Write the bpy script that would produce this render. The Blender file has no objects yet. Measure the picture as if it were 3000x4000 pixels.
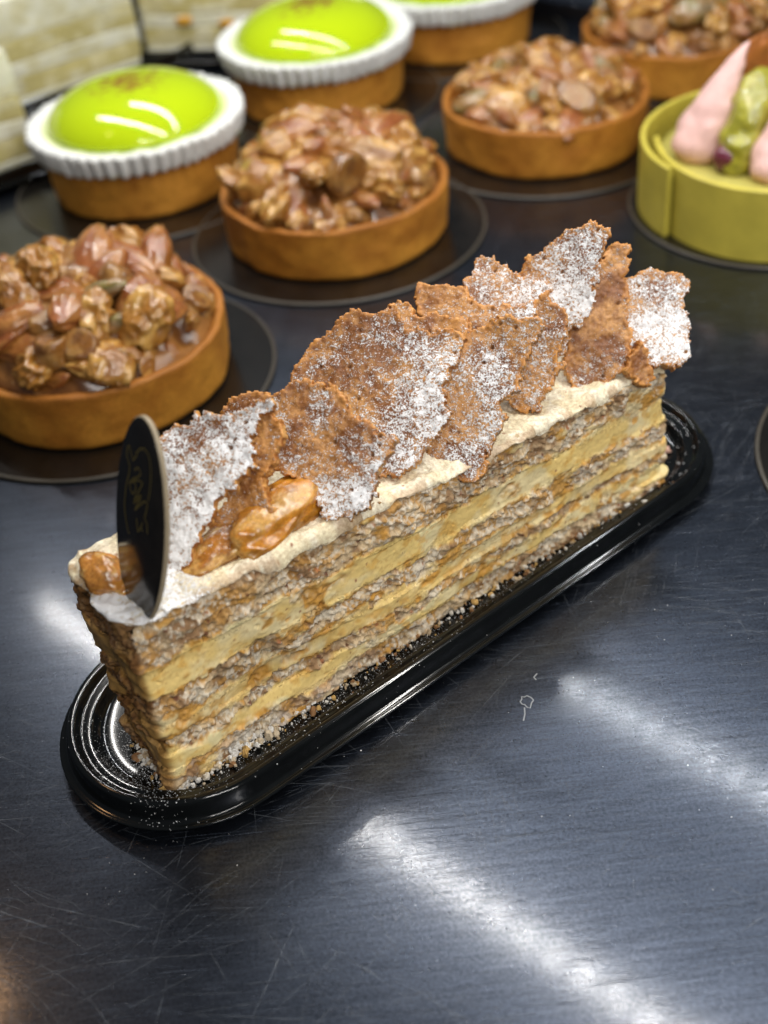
import bpy, math, random
import numpy as np
from mathutils import Matrix, Vector

# ------------------------------------------------------------------ camera, light, exposure
sc = bpy.context.scene
COL = sc.collection
CM = 0.01                                   # everything below is written in centimetres

cam_d = bpy.data.cameras.new('camera')
cam_o = bpy.data.objects.new('camera', cam_d)
COL.objects.link(cam_o)
_r = Vector((0.99353333, -0.07286855, -0.08707294))
_u = Vector((0.11354084, 0.63763257, 0.76192728))
_f = Vector((0.0, 0.76688649, -0.64178277))
cam_o.matrix_world = Matrix(((_r.x, _u.x, -_f.x, 0), (_r.y, _u.y, -_f.y, 0), (_r.z, _u.z, -_f.z, 20.182 * CM), (0, 0, 0, 1)))
cam_d.sensor_width = 36
cam_d.lens = 4739.04 / 4000 * 36
cam_d.clip_start = 0.01
cam_d.clip_end = 50
cam_d.dof.use_dof = True
cam_d.dof.focus_distance = 25.5 * CM
cam_d.dof.aperture_fstop = 11.0
sc.camera = cam_o

world = bpy.data.worlds.new('World')
sc.world = world
world.use_nodes = True
bgn = world.node_tree.nodes['Background']
bgn.inputs[0].default_value = (0.74, 0.86, 1.0, 1)
bgn.inputs[1].default_value = 0.085

def strip_light(name, offset, z, a, b, power, color, width=1.4):
    """a long added strip lamp, running along (0.707,-0.707)"""
    d = Vector((0.7071, -0.7071, 0)); n = Vector((0.7071, 0.7071, 0))
    mid = n * offset + d * ((a + b) / 2)
    L = bpy.data.lights.new(name, 'AREA')
    L.shape = 'RECTANGLE'; L.size = (b - a) * CM; L.size_y = width * CM
    L.energy = power; L.color = color
    o = bpy.data.objects.new(name, L); COL.objects.link(o)
    o.matrix_world = Matrix.Translation(Vector((mid.x, mid.y, z)) * CM) @ Matrix(((d.x, n.x, 0, 0), (d.y, n.y, 0, 0), (0, 0, 1, 0), (0, 0, 0, 1)))
    return o
strip_light('added_front_fill_strip', -5.0, 36.0, 2, 62, 2.5, (1.0, 0.97, 0.93))  # unseen fill lamp, added to brighten the front face of the cake
def led_row(name, offset, z, a, b, power, color, pitch=1.667):
    """an LED strip of the display case with its separate diodes"""
    d = Vector((0.7071, -0.7071, 0)); n = Vector((0.7071, 0.7071, 0)); k = int((b - a) / pitch)
    L = bpy.data.lights.new(name, 'AREA'); L.shape = 'DISK'; L.size = 0.75 * CM; L.energy = power / k; L.color = color
    for i in range(k):
        p = n * offset + d * (a + (i + 0.5) * pitch)
        o = bpy.data.objects.new(name, L); COL.objects.link(o); o.location = Vector((p.x, p.y, z)) * CM
led_row('led_front_row', 24.6, 32.0, -56, 34, 1.85, (1.0, 0.97, 0.92))
led_row('led_back_row', 38.6, 32.0, -56, 24, 1.2, (0.95, 0.98, 1.0))
wl = bpy.data.lights.new('warm_shop_lamp', 'AREA'); wl.shape = 'DISK'; wl.size = 3 * CM; wl.energy = 0.05; wl.color = (1.0, 0.55, 0.25)
wo = bpy.data.objects.new('warm_shop_lamp', wl); COL.objects.link(wo); wo.location = Vector((-24, 34, 38)) * CM
wo.rotation_euler = Vector((24, -16, -38)).to_track_quat('-Z', 'Y').to_euler()

sc.cycles.max_bounces = 6; sc.cycles.diffuse_bounces = 3; sc.cycles.glossy_bounces = 3; sc.cycles.transmission_bounces = 2; sc.cycles.transparent_max_bounces = 6
sc.cycles.caustics_reflective = False; sc.cycles.caustics_refractive = False
vs = sc.view_settings
vs.view_transform = 'Standard'; vs.look = 'None'; vs.exposure = 0.0; vs.gamma = 1.0; vs.use_curve_mapping = False

# ------------------------------------------------------------------ noise and mesh helpers
def _hash(ix, iy, iz, seed):
    with np.errstate(over='ignore'):
        h = ix.astype(np.uint32) * np.uint32(374761393) + iy.astype(np.uint32) * np.uint32(668265263) + iz.astype(np.uint32) * np.uint32(2147483647 - 971) + np.uint32((seed * 1274126177 + 12345) & 0xffffffff)
        h = (h ^ (h >> np.uint32(13))) * np.uint32(1274126177)
        h = (h ^ (h >> np.uint32(16))) * np.uint32(2246822519)
        h = h ^ (h >> np.uint32(15))
    return h.astype(np.float64) / 4294967295.0

def vnoise(P, seed=0):
    P = np.asarray(P, float); I = np.floor(P).astype(np.int64); f = P - I
    f = f * f * f * (f * (f * 6 - 15) + 10)
    out = 0
    for dx in (0, 1):
        wx = f[:, 0] if dx else 1 - f[:, 0]
        for dy in (0, 1):
            wy = f[:, 1] if dy else 1 - f[:, 1]
            for dz in (0, 1):
                wz = f[:, 2] if dz else 1 - f[:, 2]
                out = out + wx * wy * wz * _hash(I[:, 0] + dx, I[:, 1] + dy, I[:, 2] + dz, seed)
    return out * 2 - 1

def fbm(P, octs=4, seed=0, gain=0.5):
    a, s, out, tot = 1.0, 1.0, 0, 0
    P = np.asarray(P, float)
    for k in range(octs):
        out = out + a * vnoise(P * s + 17.3 * k, seed + k * 7); tot += a
        a *= gain; s *= 2.03
    return out / tot * 1.6

def worley(P, seed=0):
    P = np.asarray(P, float); I = np.floor(P).astype(np.int64); best = np.full(len(P), 9.0); idv = np.zeros(len(P))
    for dx in (-1, 0, 1):
        for dy in (-1, 0, 1):
            for dz in (-1, 0, 1):
                J = I + np.array([dx, dy, dz])
                q = np.stack([J[:, k] + _hash(J[:, 0], J[:, 1], J[:, 2], seed + 11 * k + 1) for k in range(3)], 1)
                d = np.sqrt(((P - q) ** 2).sum(1))
                m = d < best
                best = np.where(m, d, best)
                idv = np.where(m, _hash(J[:, 0], J[:, 1], J[:, 2], seed + 91), idv)
    return best, idv

def sstep(a, b, x):
    t = np.clip((np.asarray(x, float) - a) / (b - a), 0, 1)
    return t * t * (3 - 2 * t)

def lerp(a, b, t):
    t = np.asarray(t)[:, None]
    return np.asarray(a, float) * (1 - t) + np.asarray(b, float) * t

def mesh_data(name, V, F, col=None, dust=None, smooth=True):
    """V (cm) n x 3; F list of (k x 3|4) int arrays or lists of polygons"""
    me = bpy.data.meshes.new(name)
    V = np.asarray(V, float) * CM
    if isinstance(F, np.ndarray): F = [F]
    idx = []; sizes = []
    for f in F:
        if isinstance(f, np.ndarray):
            idx.append(f.reshape(-1)); sizes.append(np.full(len(f), f.shape[1]))
        else:
            for poly in f:
                idx.append(np.asarray(poly)); sizes.append(np.array([len(poly)]))
    idx = np.concatenate(idx).astype(np.int32); sizes = np.concatenate(sizes).astype(np.int32)
    me.vertices.add(len(V)); me.vertices.foreach_set('co', V.astype(np.float32).ravel())
    me.loops.add(len(idx)); me.loops.foreach_set('vertex_index', idx)
    st = np.concatenate([[0], np.cumsum(sizes)[:-1]]).astype(np.int32)
    me.polygons.add(len(sizes)); me.polygons.foreach_set('loop_start', st); me.polygons.foreach_set('loop_total', sizes)
    me.polygons.foreach_set('use_smooth', np.full(len(sizes), smooth, dtype=bool))
    me.update(calc_edges=True); me.validate()
    if col is not None:
        at = me.color_attributes.new('Col', 'FLOAT_COLOR', 'POINT')
        c4 = np.ones((len(V), 4), np.float32); c4[:, :3] = np.clip(col, 0, 1); at.data.foreach_set('color', c4.ravel())
    if dust is not None:
        at = me.attributes.new('dust', 'FLOAT', 'POINT'); at.data.foreach_set('value', np.asarray(dust, np.float32))
    return me

def link(name, me, mat=None, parent=None, M=None, loc=None):
    o = bpy.data.objects.new(name, me); COL.objects.link(o)
    if mat is not None and me is not None and not me.materials: me.materials.append(mat)
    if parent is not None: o.parent = parent
    if M is not None:
        M = M.copy(); M.translation = M.translation * CM; o.matrix_basis = M
    if loc is not None: o.location = Vector(loc) * CM
    return o

def empty(name, loc, rz=0):
    o = bpy.data.objects.new(name, None); COL.objects.link(o); o.location = Vector(loc) * CM; o.rotation_euler = (0, 0, rz)
    o.empty_display_size = 0.01
    return o

def tag(o, label=None, cat=None, group=None, kind=None):
    if label: o['label'] = label
    if cat: o['category'] = cat
    if group: o['group'] = group
    if kind: o['kind'] = kind
    return o

def grid_faces(nr, nc, wrap=False, off=0):
    r = np.arange(nr - 1)[:, None]; c = np.arange(nc if wrap else nc - 1)[None]
    c2 = (c + 1) % nc
    a = r * nc + c; b = r * nc + c2; d = (r + 1) * nc + c2; e = (r + 1) * nc + c
    return np.stack([a, b, d, e], -1).reshape(-1, 4) + off

def lathe(profile, n, rfun=None):
    """profile [(r,z)] bottom centre -> outside -> top; returns V, F (quads, poles as tiny rings closed by polygons)"""
    pr = np.asarray(profile, float); th = np.linspace(0, 2 * np.pi, n, endpoint=False)
    R = np.repeat(pr[:, :1], n, 1); Zz = np.repeat(pr[:, 1:], n, 1); T = np.repeat(th[None], len(pr), 0)
    if rfun is not None: R, Zz = rfun(R, Zz, T)
    V = np.stack([R * np.cos(T), R * np.sin(T), Zz], -1).reshape(-1, 3)
    F = [grid_faces(len(pr), n, True)]
    F.append([list(range(n))[::-1], [(len(pr) - 1) * n + i for i in range(n)]])
    return V, F

def smooth_profile(pts, n=6):
    """Catmull-Rom through (r,z) points"""
    p = np.asarray(pts, float); q = np.vstack([2 * p[0] - p[1], p, 2 * p[-1] - p[-2]]); out = []
    for i in range(1, len(q) - 2):
        for t in np.linspace(0, 1, n, endpoint=False):
            a, b, c, d = q[i - 1], q[i], q[i + 1], q[i + 2]
            out.append(0.5 * ((2 * b) + (c - a) * t + (2 * a - 5 * b + 4 * c - d) * t * t + (3 * b - a - 3 * c + d) * t ** 3))
    out.append(p[-1])
    return np.array(out)

def blob(nu, nv):
    """unit sphere with quads: returns directions and faces"""
    ph = np.linspace(0.001, np.pi - 0.001, nv); th = np.linspace(0, 2 * np.pi, nu, endpoint=False)
    PH, TH = np.meshgrid(ph, th, indexing='ij')
    D = np.stack([np.sin(PH) * np.cos(TH), np.sin(PH) * np.sin(TH), -np.cos(PH)], -1).reshape(-1, 3)
    F = [grid_faces(nv, nu, True), [list(range(nu))[::-1], [(nv - 1) * nu + i for i in range(nu)]]]
    return D, F

# ------------------------------------------------------------------ materials
class NT:
    def __init__(s, name):
        s.m = bpy.data.materials.new(name); s.m.use_nodes = True
        s.t = s.m.node_tree; s.t.nodes.clear()
        s.out = s.n('ShaderNodeOutputMaterial')
    def n(s, typ, **kw):
        x = s.t.nodes.new(typ)
        for k, v in kw.items():
            if k.startswith('_'): setattr(x, k[1:], v)
            else:
                key = int(k[1:]) if k[0] == 'i' and k[1:].isdigit() else k.replace('_', ' ')
                if isinstance(v, bpy.types.NodeSocket): s.t.links.new(v, x.inputs[key])
                else: x.inputs[key].default_value = v
        return x
    def l(s, a, b): s.t.links.new(a, b)
    def noise(s, vec, scale, detail=3, rough=0.55, dist=0.0):
        x = s.n('ShaderNodeTexNoise', Scale=scale, Detail=detail, Roughness=rough, Distortion=dist); s.l(vec, x.inputs['Vector']); return x.outputs['Fac']
    def ramp(s, fac, a, b, ca=(0, 0, 0, 1), cb=(1, 1, 1, 1)):
        x = s.n('ShaderNodeValToRGB'); s.l(fac, x.inputs[0]); e = x.color_ramp.elements
        e[0].position = a; e[1].position = b; e[0].color = ca; e[1].color = cb; return x.outputs[0]
    def math(s, op, a, b=0.0, clamp=False):
        x = s.n('ShaderNodeMath', _operation=op, _use_clamp=clamp)
        for i, v in enumerate((a, b)):
            if isinstance(v, bpy.types.NodeSocket): s.l(v, x.inputs[i])
            else: x.inputs[i].default_value = v
        return x.outputs[0]
    def mix(s, fac, a, b, blend='MIX'):
        x = s.n('ShaderNodeMix', _data_type='RGBA', _blend_type=blend)
        for i, v in ((0, fac), (6, a), (7, b)):
            if isinstance(v, bpy.types.NodeSocket): s.l(v, x.inputs[i])
            else: x.inputs[i].default_value = v if i == 0 else (*v[:3], 1)
        return x.outputs[2]
    def bump(s, h, strength, dist, normal=None):
        x = s.n('ShaderNodeBump', Strength=strength, Distance=dist); s.l(h, x.inputs['Height'])
        if normal is not None: s.l(normal, x.inputs['Normal'])
        return x.outputs[0]
    def bsdf(s, **kw):
        x = s.n('ShaderNodeBsdfPrincipled', **kw); s.l(x.outputs[0], s.out.inputs[0]); return x

def mat_col(name, rough=0.5, spec=0.5, sss=0.0, sssr=0.002, coat=0.0, bscale=2500, bstr=0.25, bdist=0.0003, vary=0.12, vscale=900):
    """colour from the piece's own 'Col' attribute, with grain and fine relief from nodes"""
    k = NT(name); tc = k.n('ShaderNodeTexCoord').outputs['Object']
    a = k.n('ShaderNodeAttribute', _attribute_name='Col').outputs['Color']
    g = k.noise(tc, vscale, 4, 0.6)
    c = k.mix(1.0, a, k.ramp(g, 0.25, 0.75, (1 - vary * 2, 1 - vary * 2.2, 1 - vary * 2.6, 1), (1 + vary, 1 + vary, 1 + vary, 1)), 'MULTIPLY')
    nb = k.bump(k.noise(tc, bscale, 3, 0.6), bstr, bdist)
    b = k.bsdf(Base_Color=c, Roughness=rough, Normal=nb)
    b.inputs['Specular IOR Level'].default_value = spec
    b.inputs['Coat Weight'].default_value = coat; b.inputs['Coat Roughness'].default_value = 0.15
    if sss:
        b.inputs['Subsurface Weight'].default_value = sss; b.inputs['Subsurface Radius'].default_value = (1, 0.6, 0.3); b.inputs['Subsurface Scale'].default_value = sssr
    return k.m

def mat_plain(name, col, rough=0.4, spec=0.5, coat=0.0, nscale=600, var=0.1, bstr=0.0, bscale=1500, bdist=0.0002, sss=0, sssr=0.002):
    k = NT(name); tc = k.n('ShaderNodeTexCoord').outputs['Object']
    g = k.noise(tc, nscale, 3)
    lo = tuple(x * (1 - var) for x in col) + (1,); hi = tuple(min(1, x * (1 + var)) for x in col) + (1,)
    b = k.bsdf(Base_Color=k.ramp(g, 0.3, 0.7, lo, hi), Roughness=rough)
    b.inputs['Specular IOR Level'].default_value = spec
    b.inputs['Coat Weight'].default_value = coat; b.inputs['Coat Roughness'].default_value = 0.06
    if bstr: k.l(k.bump(k.noise(tc, bscale, 3), bstr, bdist), b.inputs['Normal'])
    if sss:
        b.inputs['Subsurface Weight'].default_value = sss; b.inputs['Subsurface Radius'].default_value = (1, 0.8, 0.5); b.inputs['Subsurface Scale'].default_value = sssr
    return k.m

# outlines of the brittle shards (centre, normal, sugar, outline in the shard's own plane; cake frame, cm)
SHARDS = [
    ((2.952, 1.286, 6.297), (-0.5, -0.45, 0.74), 0.72, [(-1.28,0.3),(-1.09,0.6),(-0.88,0.81),(-0.62,0.8),(-0.53,1.06),(-0.16,1.07),(-0.01,1.01),(0.28,1.13),(0.88,1.36),(1.05,1.31),(0.99,1.15),(0.76,1.07),(0.72,0.75),(0.61,0.71),(0.66,0.43),(0.79,0.18),(0.82,0.04),(0.54,-0.11),(0.4,-0.15),(0.47,-0.29),(0.35,-0.37),(0.15,-0.59),(0.09,-0.77),(0.03,-0.92),(-0.22,-1.28),(-0.34,-1.57),(-0.39,-1.82),(-0.59,-2.01),(-0.97,-2.0),(-1.19,-1.48),(-1.32,-0.42)]),
    ((3.765, 1.22, 5.823), (-0.6004, -0.4203, 0.6804), 0.45, [(-0.21,1.13),(-0.05,1.36),(0.19,1.17),(0.45,0.87),(0.44,0.58),(0.37,0.39),(0.49,0.23),(0.24,0.01),(0.28,-0.27),(0.47,-0.72),(0.29,-1.11),(-0.34,-1.34),(-0.57,-1.41),(-0.77,-1.14),(-0.48,-0.44),(-0.39,0.01),(-0.41,0.67)]),
    ((5.163, 1.154, 5.801), (-0.5003, -0.4803, 0.7204), 0.55, [(-2.06,0.62),(-1.84,0.93),(-1.66,1.04),(-1.35,1.05),(-0.88,1.05),(-0.66,1.25),(-0.29,1.37),(-0.13,1.25),(0.22,1.18),(0.57,0.89),(0.66,0.67),(1.01,0.45),(1.17,0.27),(1.5,0.24),(1.58,0.09),(1.49,-0.24),(1.31,-0.47),(1.25,-0.65),(1.23,-0.95),(1.09,-1.17),(0.77,-1.48),(0.51,-1.52),(0.17,-1.5),(0.08,-1.24),(-0.04,-0.99),(-0.25,-0.73),(-0.6,-0.59),(-1.17,-0.53),(-1.68,-0.4),(-1.99,0.13)]),
    ((7.452, 1.578, 6.103), (-0.4691, -0.4991, 0.7286), 0.55, [(-2.23,-0.0),(-2.09,0.29),(-1.6,0.83),(-0.92,1.48),(-0.53,1.35),(-0.28,1.37),(-0.04,1.54),(0.16,1.24),(0.21,1.04),(0.5,1.08),(0.74,0.93),(1.27,1.02),(1.51,0.96),(1.42,0.62),(1.32,0.33),(1.09,-0.15),(1.04,-0.45),(1.19,-0.88),(0.86,-1.27),(0.62,-1.65),(0.43,-1.89),(0.1,-2.13),(-0.38,-2.08),(-0.87,-1.78),(-1.46,-1.2),(-2.07,-0.6)]),
    ((8.777, 2.13, 6.103), (-0.499, -0.4192, 0.7585), 0.45, [(-1.12,0.63),(-0.76,0.94),(-0.41,0.81),(-0.2,0.57),(-0.02,0.7),(0.32,0.62),(0.87,0.57),(0.92,0.23),(0.81,-0.54),(0.69,-1.21),(0.23,-1.71),(-0.43,-1.27),(-0.91,-0.33)]),
    ((9.083, 0.376, 5.53), (-0.5496, -0.4997, 0.6695), 0.5, [(-0.53,1.26),(-0.22,1.4),(-0.09,1.54),(0.18,1.64),(0.45,1.55),(0.95,1.56),(1.0,1.38),(0.88,1.15),(0.85,0.97),(0.68,0.7),(0.6,0.51),(0.57,0.19),(0.62,0.1),(0.23,-0.14),(0.19,-0.32),(0.34,-0.5),(0.13,-0.96),(0.05,-1.19),(-0.02,-1.51),(-0.13,-1.92),(-0.36,-1.93),(-0.59,-1.9),(-0.93,-1.69),(-1.27,-1.38),(-1.43,-1.02),(-1.19,-0.18),(-0.96,0.65)]),
    ((10.909, 0.822, 5.401), (-0.5789, -0.519, 0.6288), 0.45, [(-0.21,1.21),(0.07,1.38),(0.17,1.13),(0.46,1.04),(0.56,0.76),(0.54,0.47),(0.44,0.19),(0.33,-0.1),(0.53,-0.16),(0.4,-0.43),(0.27,-0.62),(0.1,-0.96),(-0.03,-1.25),(-0.36,-1.28),(-0.7,-1.18),(-0.96,-0.8),(-0.95,-0.04),(-0.65,0.63)]),
    ((10.234, 2.288, 6.133), (-0.4494, -0.3995, 0.799), 0.45, [(-1.45,0.4),(-1.34,0.58),(-1.15,0.66),(-0.95,0.59),(-0.56,0.62),(-0.21,0.53),(-0.04,0.27),(0.21,0.13),(0.78,0.19),(1.06,0.2),(1.39,0.28),(1.41,-0.04),(1.31,-0.65),(0.88,-1.16),(0.23,-1.28),(-0.46,-1.0),(-1.11,-0.31)]),
    ((11.269, 2.405, 6.29), (-0.4201, -0.4801, 0.7701), 0.65, [(-0.97,-0.02),(-0.72,0.32),(-0.71,0.58),(-0.52,0.75),(-0.18,0.68),(-0.08,0.5),(0.06,0.49),(0.25,0.28),(0.39,0.17),(0.97,0.09),(1.06,-0.11),(0.95,-0.51),(0.65,-0.9),(0.07,-1.08),(-0.4,-0.86),(-0.83,-0.38)]),
    ((12.474, 1.49, 6.409), (-0.5499, -0.6198, 0.5599), 0.62, [(-1.26,0.1),(-0.92,0.52),(-0.62,0.69),(-0.19,1.01),(0.05,1.09),(0.33,1.12),(0.41,1.21),(0.55,1.14),(0.83,1.05),(0.83,0.91),(0.71,0.82),(0.71,0.54),(0.61,0.21),(0.58,-0.02),(0.43,-0.25),(0.5,-0.49),(0.36,-0.77),(0.21,-1.06),(-0.08,-1.24),(-0.18,-1.62),(-0.53,-1.9),(-0.86,-1.69),(-1.14,-1.01),(-1.32,-0.38)]),
    ((13.039, 0.919, 5.297), (-0.4027, -0.7048, 0.584), 0.32, [(0.03,1.51),(0.31,1.72),(0.73,1.64),(0.64,1.38),(0.63,1.13),(0.48,0.96),(0.51,0.61),(0.54,0.26),(0.47,-0.07),(0.55,-0.38),(0.4,-0.56),(0.41,-0.86),(0.24,-1.03),(0.05,-1.3),(-0.33,-1.44),(-0.69,-1.54),(-0.88,-1.46),(-1.15,-1.17),(-1.2,-0.82),(-1.0,-0.16),(-0.51,0.51),(-0.23,1.06)]),
    ((14.2, 0.303, 5.127), (-0.3011, -0.6222, 0.7226), 0.6, [(-0.88,0.92),(-0.68,1.09),(-0.41,1.15),(0.12,1.18),(0.54,0.97),(0.76,0.78),(0.75,0.52),(0.6,0.34),(0.5,0.15),(0.61,-0.14),(0.55,-0.49),(0.46,-0.68),(0.38,-0.97),(0.14,-1.13),(-0.08,-1.19),(-0.47,-1.07),(-0.73,-0.86),(-0.98,-0.61),(-1.19,0.05)]),
    ((13.099, -0.072, 4.513), (-0.1988, -0.8447, 0.4969), 0.22, [(-0.37,0.1),(-0.19,0.35),(0.11,0.51),(0.27,0.26),(0.23,0.02),(0.25,-0.35),(-0.0,-0.53),(-0.3,-0.36)]),
]
TAG_STROKES = [[(-0.307,1.126),(-0.35,1.191),(-0.414,1.303),(-0.466,1.342),(-0.518,1.251),(-0.526,1.123),(-0.475,1.046),(-0.42,0.97),(-0.432,0.796),(-0.505,0.589),(-0.539,0.358),(-0.557,0.133),(-0.525,-0.068),(-0.455,-0.248),(-0.388,-0.365),(-0.335,-0.383)],[(-0.307,1.126),(-0.244,1.214),(-0.174,1.296),(-0.206,1.325),(-0.154,1.381),(-0.067,1.479),(0.076,1.546),(0.188,1.522),(0.266,1.461),(0.315,1.305),(0.338,1.114),(0.321,0.859),(0.287,0.633)],[(-0.228,0.974),(-0.151,1.062),(-0.069,1.077),(-0.019,1.01),(-0.095,0.919),(-0.284,0.779),(-0.421,0.608),(-0.318,0.698),(-0.116,0.835),(0.014,0.872),(0.061,0.845)],[(-0.398,0.62),(-0.353,0.521),(-0.265,0.487),(-0.187,0.588),(-0.172,0.702),(-0.282,0.748),(-0.174,0.847)],[(0.07,0.881),(-0.013,0.723),(-0.22,0.38),(-0.094,0.511),(0.04,0.615),(-0.092,0.481),(-0.234,0.308),(0.017,0.561),(-0.084,0.368),(-0.177,0.2),(0.009,0.408),(0.151,0.548),(0.255,0.553),(0.221,0.365),(0.181,0.237),(0.27,0.159),(0.308,-0.034)],[(-0.102,0.069),(-0.074,-0.056),(-0.035,-0.165),(0.042,-0.056),(0.115,0.104),(0.078,-0.024),(0.143,-0.068)]]

# ------------------------------------------------------------------ the shelf of the display case
def table_material():
    k = NT('scratched_dark_metal'); tc = k.n('ShaderNodeTexCoord').outputs['Object']
    fine = None
    for ang, sx, sy, lo in ((0.15, 45, 5200, 0.66), (1.05, 60, 4800, 0.68), (2.2, 38, 5600, 0.67), (2.75, 70, 4200, 0.68)):
        mp = k.n('ShaderNodeMapping'); mp.inputs['Rotation'].default_value = (0, 0, ang); mp.inputs['Scale'].default_value = (sx, sy, 1)
        w = k.n('ShaderNodeTexNoise', Scale=14.0, Detail=2.0)
        k.l(tc, w.inputs['Vector'])
        wv = k.n('ShaderNodeVectorMath', _operation='MULTIPLY_ADD'); k.l(w.outputs['Color'], wv.inputs[0]); wv.inputs[1].default_value = (0.006, 0.006, 0); k.l(tc, wv.inputs[2])
        k.l(wv.outputs[0], mp.inputs['Vector'])
        s = k.ramp(k.noise(mp.outputs[0], 1.0, 2, 0.6), lo, lo + 0.07)
        fine = s if fine is None else k.math('MAXIMUM', fine, s)
    patch = k.noise(tc, 30, 3, 0.6)
    fine = k.math('MULTIPLY', fine, k.ramp(patch, 0.30, 0.60))
    grain = k.noise(tc, 5200, 2, 0.6)
    mott = k.noise(tc, 160, 4, 0.65); mid = k.noise(tc, 1100, 3, 0.7)
    col = k.mix(k.math('MULTIPLY', fine, 0.55), k.ramp(mott, 0.3, 0.7, (0.0022, 0.0026, 0.0036, 1), (0.005, 0.006, 0.008, 1)), (0.05, 0.055, 0.065))
    ro = k.math('ADD', k.math('ADD', k.math('MULTIPLY', mott, 0.05), k.math('MULTIPLY', mid, 0.10)), 0.215)
    ro = k.math('ADD', ro, k.math('MULTIPLY', fine, 0.22))
    b = k.bsdf(Base_Color=col, Roughness=ro)
    b.inputs['IOR'].default_value = 1.7
    spk = k.ramp(k.noise(tc, 1500, 3, 0.75), 0.36, 0.64); brush = k.n('ShaderNodeMapping'); brush.inputs['Rotation'].default_value = (0, 0, 0.12); brush.inputs['Scale'].default_value = (60, 900, 1); k.l(tc, brush.inputs['Vector']); bru = k.ramp(k.noise(brush.outputs[0], 1.0, 3, 0.7), 0.35, 0.65)
    lv = k.math('ADD', k.math('ADD', 0.21, k.math('MULTIPLY', spk, 0.27)), k.math('ADD', k.math('MULTIPLY', bru, 0.16), k.math('MULTIPLY', fine, 0.35))); k.l(lv, b.inputs['Specular IOR Level'])
    k.l(k.math('ADD', k.math('ADD', 0.22, k.math('MULTIPLY', spk, 0.42)), k.math('MULTIPLY', bru, 0.15)), b.inputs['Coat Weight']); k.l(k.math('ADD', k.math('MULTIPLY', mott, 0.05), 0.085), b.inputs['Coat Roughness'])
    b.inputs['Specular Tint'].default_value = (0.58, 0.71, 1.0, 1)
    nn = k.bump(grain, 0.2, 0.00003, k.bump(mid, 0.25, 0.00005, k.bump(fine, 0.5, 0.00008))); k.l(nn, b.inputs['Normal']); k.l(k.bump(mid, 0.2, 0.00003, k.bump(fine, 0.4, 0.00007)), b.inputs['Coat Normal'])
    return k.m
TABLE = table_material()
def plane_mesh(name, w, d, h, bev):
    x, y = w / 2, d / 2
    V = [(-x, -y, -h), (x, -y, -h), (x, y, -h), (-x, y, -h), (-x, -y, 0), (x, -y, 0), (x, y, 0), (-x, y, 0)]
    return mesh_data(name, V, [[[3, 2, 1, 0], [4, 5, 6, 7], [0, 1, 5, 4], [1, 2, 6, 5], [2, 3, 7, 6], [3, 0, 4, 7]]], smooth=False)
table = tag(link('tabletop', plane_mesh('tabletop', 260, 260, 2, 0), TABLE, loc=(0, 60, 0)), kind='structure')

def ribbon(paths, widths, z, taper=True):
    V = []; F = []
    for P, w in zip(paths, widths):
        P = np.asarray(P, float); T = np.gradient(P, axis=0); T /= np.linalg.norm(T, axis=1)[:, None] + 1e-9
        N = np.stack([-T[:, 1], T[:, 0]], 1); n = len(P)
        ww = w * (np.sin(np.linspace(0.12, np.pi - 0.12, n)) ** 0.5 if taper else np.ones(n)) / 2
        A = P + N * ww[:, None]; Bq = P - N * ww[:, None]; o = len(V)
        for i in range(n): V.append((A[i, 0], A[i, 1], z)); V.append((Bq[i, 0], Bq[i, 1], z))
        for i in range(n - 1): F.append([o + 2 * i, o + 2 * i + 1, o + 2 * i + 3, o + 2 * i + 2])
    return V, F
def scratches():
    rng = np.random.default_rng(5); paths = []; ws = []
    def arc(x, y, ang, ln, curv, n=9):
        s = np.linspace(-ln / 2, ln / 2, n); a = ang + curv * s
        ds = ln / (n - 1); px = np.cumsum(np.cos(a)) * ds; py = np.cumsum(np.sin(a)) * ds
        return np.stack([x + px - px.mean(), y + py - py.mean()], 1)
    for _ in range(800):                                       # stray hairlines
        x, y = rng.uniform(-10, 12), rng.uniform(7.5, 30)
        paths.append(arc(x, y, rng.normal(0.1, 0.8), abs(rng.normal(0, 1.6)) + 0.5, rng.normal(0, 0.05))); ws.append(rng.uniform(0.004, 0.010))
    for _ in range(64):                                        # bundles of wiping marks
        cx, cy, ang, cv = rng.uniform(-9, 10), rng.uniform(8, 26), rng.normal(0.0, 0.7), rng.normal(0, 0.12)
        for _ in range(rng.integers(10, 22)):
            paths.append(arc(cx + rng.normal(0, 0.9), cy + rng.normal(0, 0.5), ang + rng.normal(0, 0.06), rng.uniform(0.8, 2.6), cv)); ws.append(rng.uniform(0.003, 0.008))
    for _ in range(90):                                        # the swirl beside the tray
        t = rng.uniform(0, 1); x, y = -1.3 + 3.0 * t + rng.normal(0, 0.25), 12.6 + 1.9 * t + rng.normal(0, 0.35)
        paths.append(arc(x, y, 2.0 + rng.normal(0, 0.1) - 0.4 * t, rng.uniform(0.6, 1.6), 0.35)); ws.append(rng.uniform(0.005, 0.011))
    for x, y, a, ln, cv in ((-2.9, 11.7, 1.15, 2.0, 0.0), (5.9, 11.6, 0.5, 1.3, 0.05), (-8.6, 15.7, -0.05, 1.8, 0.05), (-6.4, 13.2, -0.35, 2.6, 0.0), (1.0, 12.2, -0.6, 2.4, 0.02), (7.4, 12.6, 0.15, 1.4, 0)):
        paths.append(arc(x, y, a, ln, cv)); ws.append(0.016)
    V, F = ribbon(paths, ws, 0.004)
    return mesh_data('scratches', V, [np.array(F)], smooth=False)
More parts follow.
